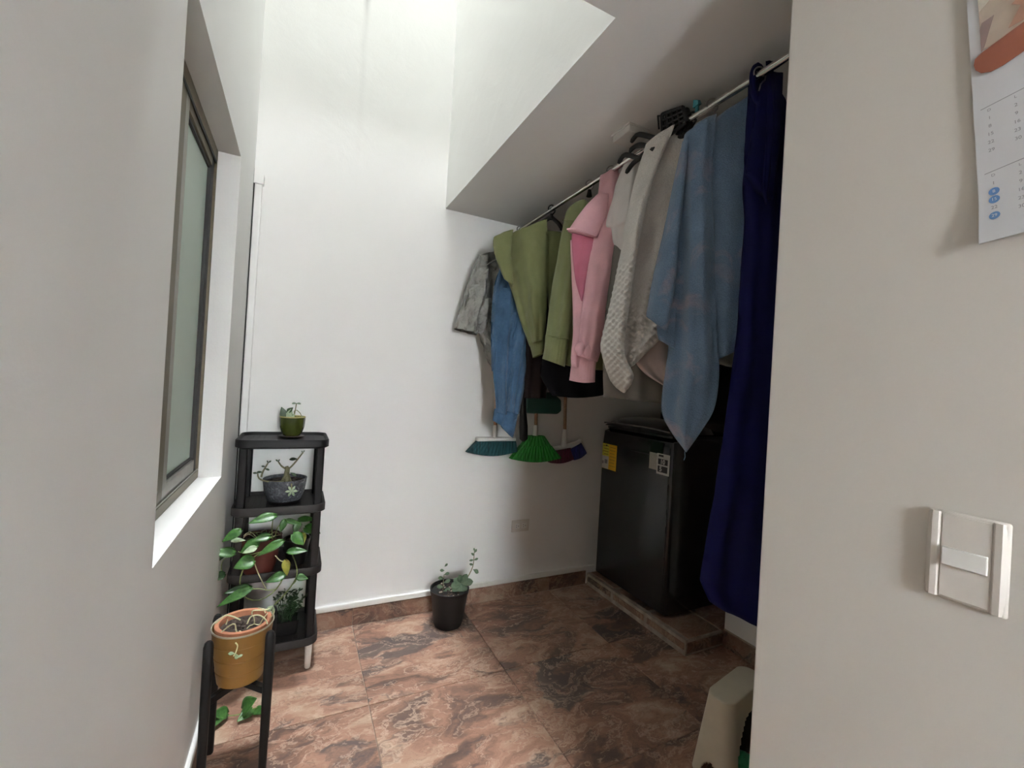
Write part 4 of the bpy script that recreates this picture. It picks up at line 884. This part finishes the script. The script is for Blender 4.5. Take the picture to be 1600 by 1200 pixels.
# pothos in the oxblood pot at the front of the third shelf
PX, PY = -.108, 2.160
p = thing('potted_pothos', 'trailing pothos in an oxblood red pot on the third shelf', 'plant', (PX, PY, SZ[1]))
pot(p, 'red_pot', [(.058, 0), (.066, .03), (.078, .11), (.082, .128), (.084, .148), (.076, .148), (.074, .12)])
soil_disc(.075, .135, p, 6)
for k in range(14):
    a = k*2.4; MB().tube(smooth_path([(.02*math.cos(a), .02*math.sin(a), .135), (.05*math.cos(a+.3), .05*math.sin(a+.3), .155+.01*math.sin(k)), (.075*math.cos(a+.7), .075*math.sin(a+.7), .142)], 7), .0018, 5).build('stem', M['stem_pale'] if k % 2 else M['stem'], p)
YV = 2.045
VN = ([(-0.098,0.558),(-0.133,0.542),(-0.158,0.503),(-0.167,0.458),(-0.158,0.413),(-0.138,0.383),(-0.097,0.369),(-0.052,0.388),(-0.021,0.426),(-0.004,0.475)], [(-0.121,0.532),(-0.107,0.491),(-0.089,0.449),(-0.071,0.412)], [(-0.071,0.409),(-0.099,0.419),(-0.126,0.420)], [(0.006,0.559),(0.029,0.518),(0.040,0.468),(0.032,0.431),(0.003,0.387),(-0.039,0.341)],
      [(-0.197,0.563),(-0.223,0.556),(-0.234,0.532),(-0.231,0.503),(-0.223,0.489)], [(-0.061,0.599),(-0.066,0.643),(-0.064,0.692)], [(-0.052,0.609),(-0.044,0.647),(-0.019,0.675)], [(-0.046,0.545),(-0.026,0.521),(-0.007,0.516)], [(-0.180,0.577),(-0.139,0.561),(-0.099,0.567),(-0.071,0.575)], [(-0.038,0.407),(-0.057,0.407),(-0.071,0.409)], [(0.021,0.414),(0.037,0.431),(0.038,0.452)])
for k, q_ in enumerate(VN):
    yy = (YV, 2.04, 2.04, 2.04, 2.05, 2.10, 2.10, 2.05, 2.05, 2.04, 2.04)[k]
    pts = [Vector((x-PX, yy-PY+(.03 if i == 0 and k in (0, 3) else 0), z-SZ[1])) for i, (x, z) in enumerate(q_)]
    MB().tube(smooth_path(pts, 18), .0026 if k in (0, 3) else .0020, 6).build('vine', M['stem'] if k not in (1, 7) else M['stem_pale'], p)
LV = ((2.08, [(-0.056,0.703),(-0.149,0.692)], .045, 'leaf'), (2.10, [(-0.014,0.674),(0.049,0.658)], .025, 'leaf'), (2.10, [(-0.017,0.677),(-0.034,0.629)], .030, 'leaf'), (2.05, [(-0.176,0.661),(-0.235,0.631)], .040, 'leaf'), (2.06, [(-0.205,0.620),(-0.159,0.623)], .022, 'leaf_pale'),
      (2.06, [(-0.111,0.607),(-0.172,0.577)], .050, 'leaf'), (2.06, [(-0.072,0.625),(-0.130,0.620)], .040, 'leaf'), (2.03, [(-0.117,0.592),(-0.161,0.582)], .030, 'leaf_pale'), (2.04, [(-0.192,0.576),(-0.264,0.595)], .045, 'leaf'), (2.02, [(-0.122,0.545),(-0.187,0.533)], .062, 'leaf'),
      (2.03, [(-0.023,0.608),(-0.109,0.571)], .040, 'leaf'), (2.05, [(0.016,0.627),(0.060,0.585)], .050, 'leaf'), (2.03, [(0.001,0.563),(0.073,0.568)], .034, 'leaf'), (2.03, [(-0.007,0.527),(0.003,0.469)], .034, 'leaf_yellow'), (2.02, [(-0.008,0.472),(-0.073,0.460)], .044, 'leaf'),
      (2.03, [(0.041,0.451),(0.082,0.445)], .032, 'leaf'), (2.00, [(-0.126,0.441),(-0.231,0.405)], .040, 'leaf'), (2.02, [(-0.130,0.438),(-0.213,0.440)], .036, 'leaf_dark'), (2.04, [(-0.220,0.496),(-0.260,0.484)], .036, 'leaf_dark'), (2.05, [(-0.224,0.592),(-0.256,0.545)], .036, 'leaf_dark'))
for yy, ((x0, z0), (x1, z1)), W, mtl in LV:
    L = math.hypot(x1-x0, z1-z0)
    put_leaf('leaf', mtl, p, (x0-PX, yy-PY, z0-SZ[1]), (x1-x0, -.25*L, z1-z0), (.1*random.uniform(-1, 1), -.75, .75), L*1.06, W, True, .25, .12, 'yellowing leaf' if mtl == 'leaf_yellow' else None)
# rectangular black planter with a dark feathery plant on the lowest shelf
p = thing('potted_plant', 'black rectangular planter with a dark feathery plant on the lowest shelf', 'plant', (.005, 2.20, SZ[0]))
MB().rings([rrect(-.05, .05, -.035, .035, .008, 0, 3), rrect(-.058, .058, -.042, .042, .008, .062, 3), rrect(-.053, .053, -.037, .037, .008, .062, 3), rrect(-.050, .050, -.035, .035, .008, .048, 3)], True, True).build('planter_box', M['black_pot'], p)
rnd = random.Random(11)
for k in range(26):
    a = rnd.uniform(0, 2*PI); r_ = rnd.uniform(.03, .075); h_ = rnd.uniform(.07, .14)
    q_ = [Vector((rnd.uniform(-.03, .03), rnd.uniform(-.02, .02), .048)), Vector((r_*.5*math.cos(a), r_*.3*math.sin(a), h_*.8)), Vector((r_*math.cos(a)+.02, r_*.5*math.sin(a), h_+.04))]
    MB().tube(smooth_path(q_, 6), .0012, 5).build('stem', M['leaf_dark'], p)
    for t in (.5, .7, .85, 1):
        c = q_[1].lerp(q_[2], t); put_leaf('leaf', 'leaf_dark', p, c, (rnd.uniform(-1, 1), rnd.uniform(-1, .2), rnd.uniform(-.2, 1)), (0, -1, 1), .020, .007, False)
# ------------------------------------------------------------ plant stand with the mustard pot
ps = thing('plant_stand', 'black wooden plant stand with rounded leg tops in the left foreground', 'plant stand', (-.119, 1.675, 0))
for sx in (-1, 1):
    for sy in (-1, 1):
        px, py = sx*.083, sy*.083
        MB().rings([rrect(px-a, px+a, py-a, py+a, a*.7, z, 4) for z, a in ((0, .0095), (.004, .0115), (.25, .0135), (.455, .0135), (.466, .011), (.472, .006))]).build('leg', M['black_stand'], ps)
for ang in (PI/4, -PI/4):
    b = MB().box(-.105, .105, -.009, .009, .270 + (.0 if ang > 0 else .0), .292)
    o = b.build('crossbar', M['black_stand'], ps, bevel=.002); o.rotation_euler = (0, 0, ang)
p = thing('potted_plant', 'mustard cover pot holding a terracotta pot of pale straggling stems', 'plant', (-.119, 1.675, .293))
pot(p, 'mustard', [(.060, 0), (.067, .004), (.074, .05), (.080, .10), (.0885, .172), (.0895, .178), (.087, .178), (.084, .15)], 'cover_pot', 44)
MB().lathe([(.0888, .174), (.0912, .178), (.0905, .1815), (.0870, .180), (.0868, .174)], cap0=False, cap1=False, n=44).build('rim', M['mustard_rim'], p)
for z, r_ in ((.045, .0735), (.09, .0793), (.135, .0848)):
    MB().lathe([(r_, z-.0015), (r_+.0012, z), (r_+.0002, z+.0015)], cap0=False, cap1=False, n=44).build('band', M['mustard'], p)
MB().lathe([(.070, .11), (.078, .170), (.0815, .174), (.0815, .186), (.077, .188), (.069, .186), (.067, .165)], n=44, cap0=False, cap1=False).build('inner_pot', M['terracotta'], p)
soil_disc(.0685, .168, p, 9, .008)
ST = ([(-0.191,0.511),(-0.179,0.521),(-0.166,0.531),(-0.147,0.525),(-0.124,0.509)], [(-0.174,0.479),(-0.154,0.496),(-0.139,0.499),(-0.134,0.476),(-0.122,0.453)], [(-0.146,0.461),(-0.121,0.461),(-0.098,0.455),(-0.084,0.462),(-0.090,0.469)], [(-0.105,0.493),(-0.096,0.514),(-0.074,0.516),(-0.055,0.500),(-0.047,0.482)], [(-0.095,0.502),(-0.092,0.514),(-0.058,0.510),(-0.043,0.514)], [(-0.131,0.457),(-0.125,0.446),(-0.129,0.425),(-0.134,0.416)],
      [(-0.129,0.451),(-0.126,0.469),(-0.119,0.463),(-0.111,0.453),(-0.097,0.463)], [(-0.089,0.505),(-0.086,0.481),(-0.099,0.475),(-0.106,0.468)], [(-0.086,0.479),(-0.071,0.474),(-0.063,0.489),(-0.049,0.508)], [(-0.034,0.517),(-0.031,0.495),(-0.041,0.480),(-0.054,0.465)], [(-0.163,0.502),(-0.159,0.517)], [(-0.147,0.455),(-0.143,0.442)], [(-0.079,0.521),(-0.062,0.513),(-0.057,0.500)])
for k, q_ in enumerate(ST):
    yy = (1.62, 1.62, 1.60, 1.62, 1.66, 1.585, 1.63, 1.64, 1.64, 1.66, 1.62, 1.61, 1.66)[k]
    MB().tube(smooth_path([Vector((x+.119, yy-1.675, z-.293)) for x, z in q_], 14), .0021 if k < 6 else .0016, 6).build('stem', M['stem_pale'], p)
for yy, ((x0, z0), (x1, z1)), W in ((1.58, [(-0.130,0.426),(-0.148,0.430)], .010), (1.58, [(-0.129,0.426),(-0.123,0.407)], .012), (1.58, [(-0.125,0.411),(-0.110,0.418)], .008), (1.66, [(-0.034,0.521),(-0.054,0.505)], .016), (1.66, [(-0.034,0.521),(-0.032,0.491)], .010)):
    L = math.hypot(x1-x0, z1-z0); put_leaf('leaf', 'leaf_pale', p, (x0+.119, yy-1.675, z0-.293), (x1-x0, 0, z1-z0), (0, -.8, .6), L, W, False)
# leafy sprig on the floor behind the stand
p = thing('pothos_cutting', 'dark green pothos sprig on the floor behind the plant stand', 'plant', (-.14, 1.93, 0))
MB().tube(smooth_path([(.09, 0, .004), (.05, -.03, .02), (0, -.03, .012), (-.06, -.02, .02)], 12), .0022, 6).build('stem', M['stem'], p)
for base, d, L, W in (((.02, -.03, .03), (.35, -.3, .45), .075, .06), ((-.03, -.02, .02), (-.5, -.3, .35), .06, .045), ((.05, -.03, .02), (-.6, -.6, -.02), .06, .04), ((-.05, -.02, .02), (-.2, -.9, .05), .055, .04), ((.06, -.02, .01), (.4, -.6, .1), .05, .035)):
    put_leaf('leaf', 'leaf', p, base, d, (0, -.6, .8), L, W, True, .2, .1)
# ------------------------------------------------------------ black nursery pot with jade plants on the floor
p = thing('potted_plant', 'black nursery pot with jade succulents on the floor by the back wall', 'plant', (.808, 2.335, 0))
p.location = (.800, 2.250, 0)
pot(p, 'black_pot', [(.072, 0), (.080, .02), (.100, .170), (.104, .176), (.106, .196), (.100, .198), (.096, .18)], n=40)
soil_disc(.097, .178, p, 12, .009)
rnd = random.Random(5)
for k in range(26):
    a = rnd.uniform(0, 2*PI); r_ = rnd.uniform(.01, .085); MB().lathe([(.004, -.003), (.006, 0), (.003, .004)], (r_*math.cos(a), r_*math.sin(a), .186), 6).build('pebble', M['plinth'] if k % 3 else M['soil'], p, smooth=False)
def sprig(pts, leaves, r_=.003):
    MB().tube(smooth_path([Vector(q_) for q_ in pts], 12), [r_*(1-.5*i/11) for i in range(12)], 7).build('stem', M['stem_grey'], p)
    for base, d, L, W in leaves: put_leaf('leaf', 'leaf_grey', p, base, d, (d[0]*.45, -.8, .45+d[2]*.3), L, W, False, .12, .12)
S1 = Vector((-.035, .01, .185))
sprig([S1, S1+Vector((0, 0, .04)), S1+Vector((0, -.005, .085))], [((-.035, .005, .18+.022*k), (math.cos(a), -.35+.3*math.sin(a), .35), L, L*.55) for k, (a, L) in enumerate(((0, .04), (PI, .042), (.6, .038), (2.6, .036), (0.2, .03), (3.0, .028), (1.2, .022)))])
S2 = Vector((.045, -.01, .185))
lv2 = [(S2+Vector((.01, -.01, .035)), (math.cos(a), -.35, math.sin(a)), L*1.05, L*.62) for a, L in ((PI, .062), (PI*.8, .058), (PI*1.15, .060), (-PI*.55, .066), (-PI*.3, .060), (PI*.05, .064), (PI*.35, .058), (PI*.6, .055))]
sprig([S2, S2+Vector((.01, -.01, .03)), S2+Vector((.045, -.01, .06)), S2+Vector((.075, -.01, .12)), S2+Vector((.080, -.005, .20))], lv2, .0038)
T2 = [(S2+Vector((.078, -.008, .10)), (1, -.3, -.55), .038, .024), (S2+Vector((.077, -.008, .125)), (-.8, -.2, .4), .024, .013), (S2+Vector((.079, -.007, .15)), (.9, -.2, .4), .026, .012), (S2+Vector((.079, -.007, .152)), (-.9, -.2, .1), .026, .012), (S2+Vector((.080, -.006, .175)), (-.6, -.2, .7), .024, .013), (S2+Vector((.080, -.006, .19)), (.5, -.2, .9), .024, .013), (S2+Vector((.080, -.006, .20)), (-.2, -.1, 1), .018, .011)]
for base, d, L, W in T2: put_leaf('leaf', 'leaf_grey', p, base, d, (0, -.8, .6), L, W, False)
# ------------------------------------------------------------ cream bucket and bags at the right edge
bk = thing('step_stool', 'low cream plastic stool with arched legs behind the near wall corner', 'stool', (1.500, 1.045, 0), math.radians(12))
SH = .27
def stool_ring(hx_, hy_, r_, z, per=22):
    out = []
    for cx, cy, a0 in ((hx_-r_, hy_-r_, 0), (-hx_+r_, hy_-r_, PI/2), (-hx_+r_, -hy_+r_, PI), (hx_-r_, -hy_+r_, 1.5*PI)):
        out += [(cx+r_*math.cos(a0+PI/2*k/7), cy+r_*math.sin(a0+PI/2*k/7)) for k in range(8)]
    res = []
    n4 = len(out)
    for k in range(n4):
        a, c = out[k], out[(k+1) % n4]; m_ = per if (k % 8) == 7 else 1
        res += [(a[0]+(c[0]-a[0])*t/m_, a[1]+(c[1]-a[1])*t/m_, z) for t in range(m_)]
    return res
mb = MB(); rs = []; nl_ = 40
for k in range(nl_+1):
    f = 1-k/nl_; rs.append(stool_ring(.14+.034*f, .046+.030*f, .040, SH*(1-f)))
n_ = len(rs[0]); vs = [p_ for r_ in rs for p_ in r_]; fs = []
for k in range(nl_):
    for q_ in range(n_):
        a = vs[k*n_+q_]; c = vs[k*n_+(q_+1) % n_]; mx, my, mz = (a[0]+c[0])/2, (a[1]+c[1])/2, a[2]
        f = 1-mz/SH; ex, ey = .14+.034*f, .046+.030*f
        if abs(my) > ey-.012 and (mx/(ex*.74))**2+(mz/.200)**2 < 1: continue
        if abs(mx) > ex-.012 and (my/(ey*.45))**2+(mz/.055)**2 < 1: continue
        fs.append((k*n_+q_, k*n_+(q_+1) % n_, (k+1)*n_+(q_+1) % n_, (k+1)*n_+q_))
mb.add(vs, fs)
sh_ = mb.build('leg_shell', M['cream_plastic'], bk); so = sh_.modifiers.new('thickness', 'SOLIDIFY'); so.thickness = .004; so.offset = -1
MB().rings([stool_ring(.139, .045, .040, SH-.004), stool_ring(.139, .045, .040, SH), stool_ring(.134, .040, .036, SH+.0025)]).build('seat', M['cream_plastic'], bk)
def lump(name, label, cat, loc, rad, mtl, seed):
    mb = MB(); rs = []
    for i in range(13):
        a = PI*(i+.02)/12.04; ring = []
        for k in range(26):
            q_ = 2*PI*k/26; d = Vector((math.sin(a)*math.cos(q_), math.sin(a)*math.sin(q_), math.cos(a)))
            f = 1+.22*noise.noise(d*2.2+Vector((seed, 0, 0)))+.08*noise.noise(d*6+Vector((seed, 0, 0)))
            ring.append((d.x*rad[0]*f, d.y*rad[1]*f, max(0, rad[2]+d.z*rad[2]*f)))
        rs.append(ring)
    return tag(mb.rings(rs).build(name, M[mtl], None, loc=loc), label, cat)
lump('plastic_bag', 'crumpled black plastic bag under the cream stool', 'bag', (1.545, 1.05, 0), (.085, .045, .085), 'black_plastic', 3.1)
lump('plastic_bag', 'small green plastic bag peeking out under the black bag', 'bag', (1.475, .985, 0), (.045, .030, .035), 'green_bag', 8.4)
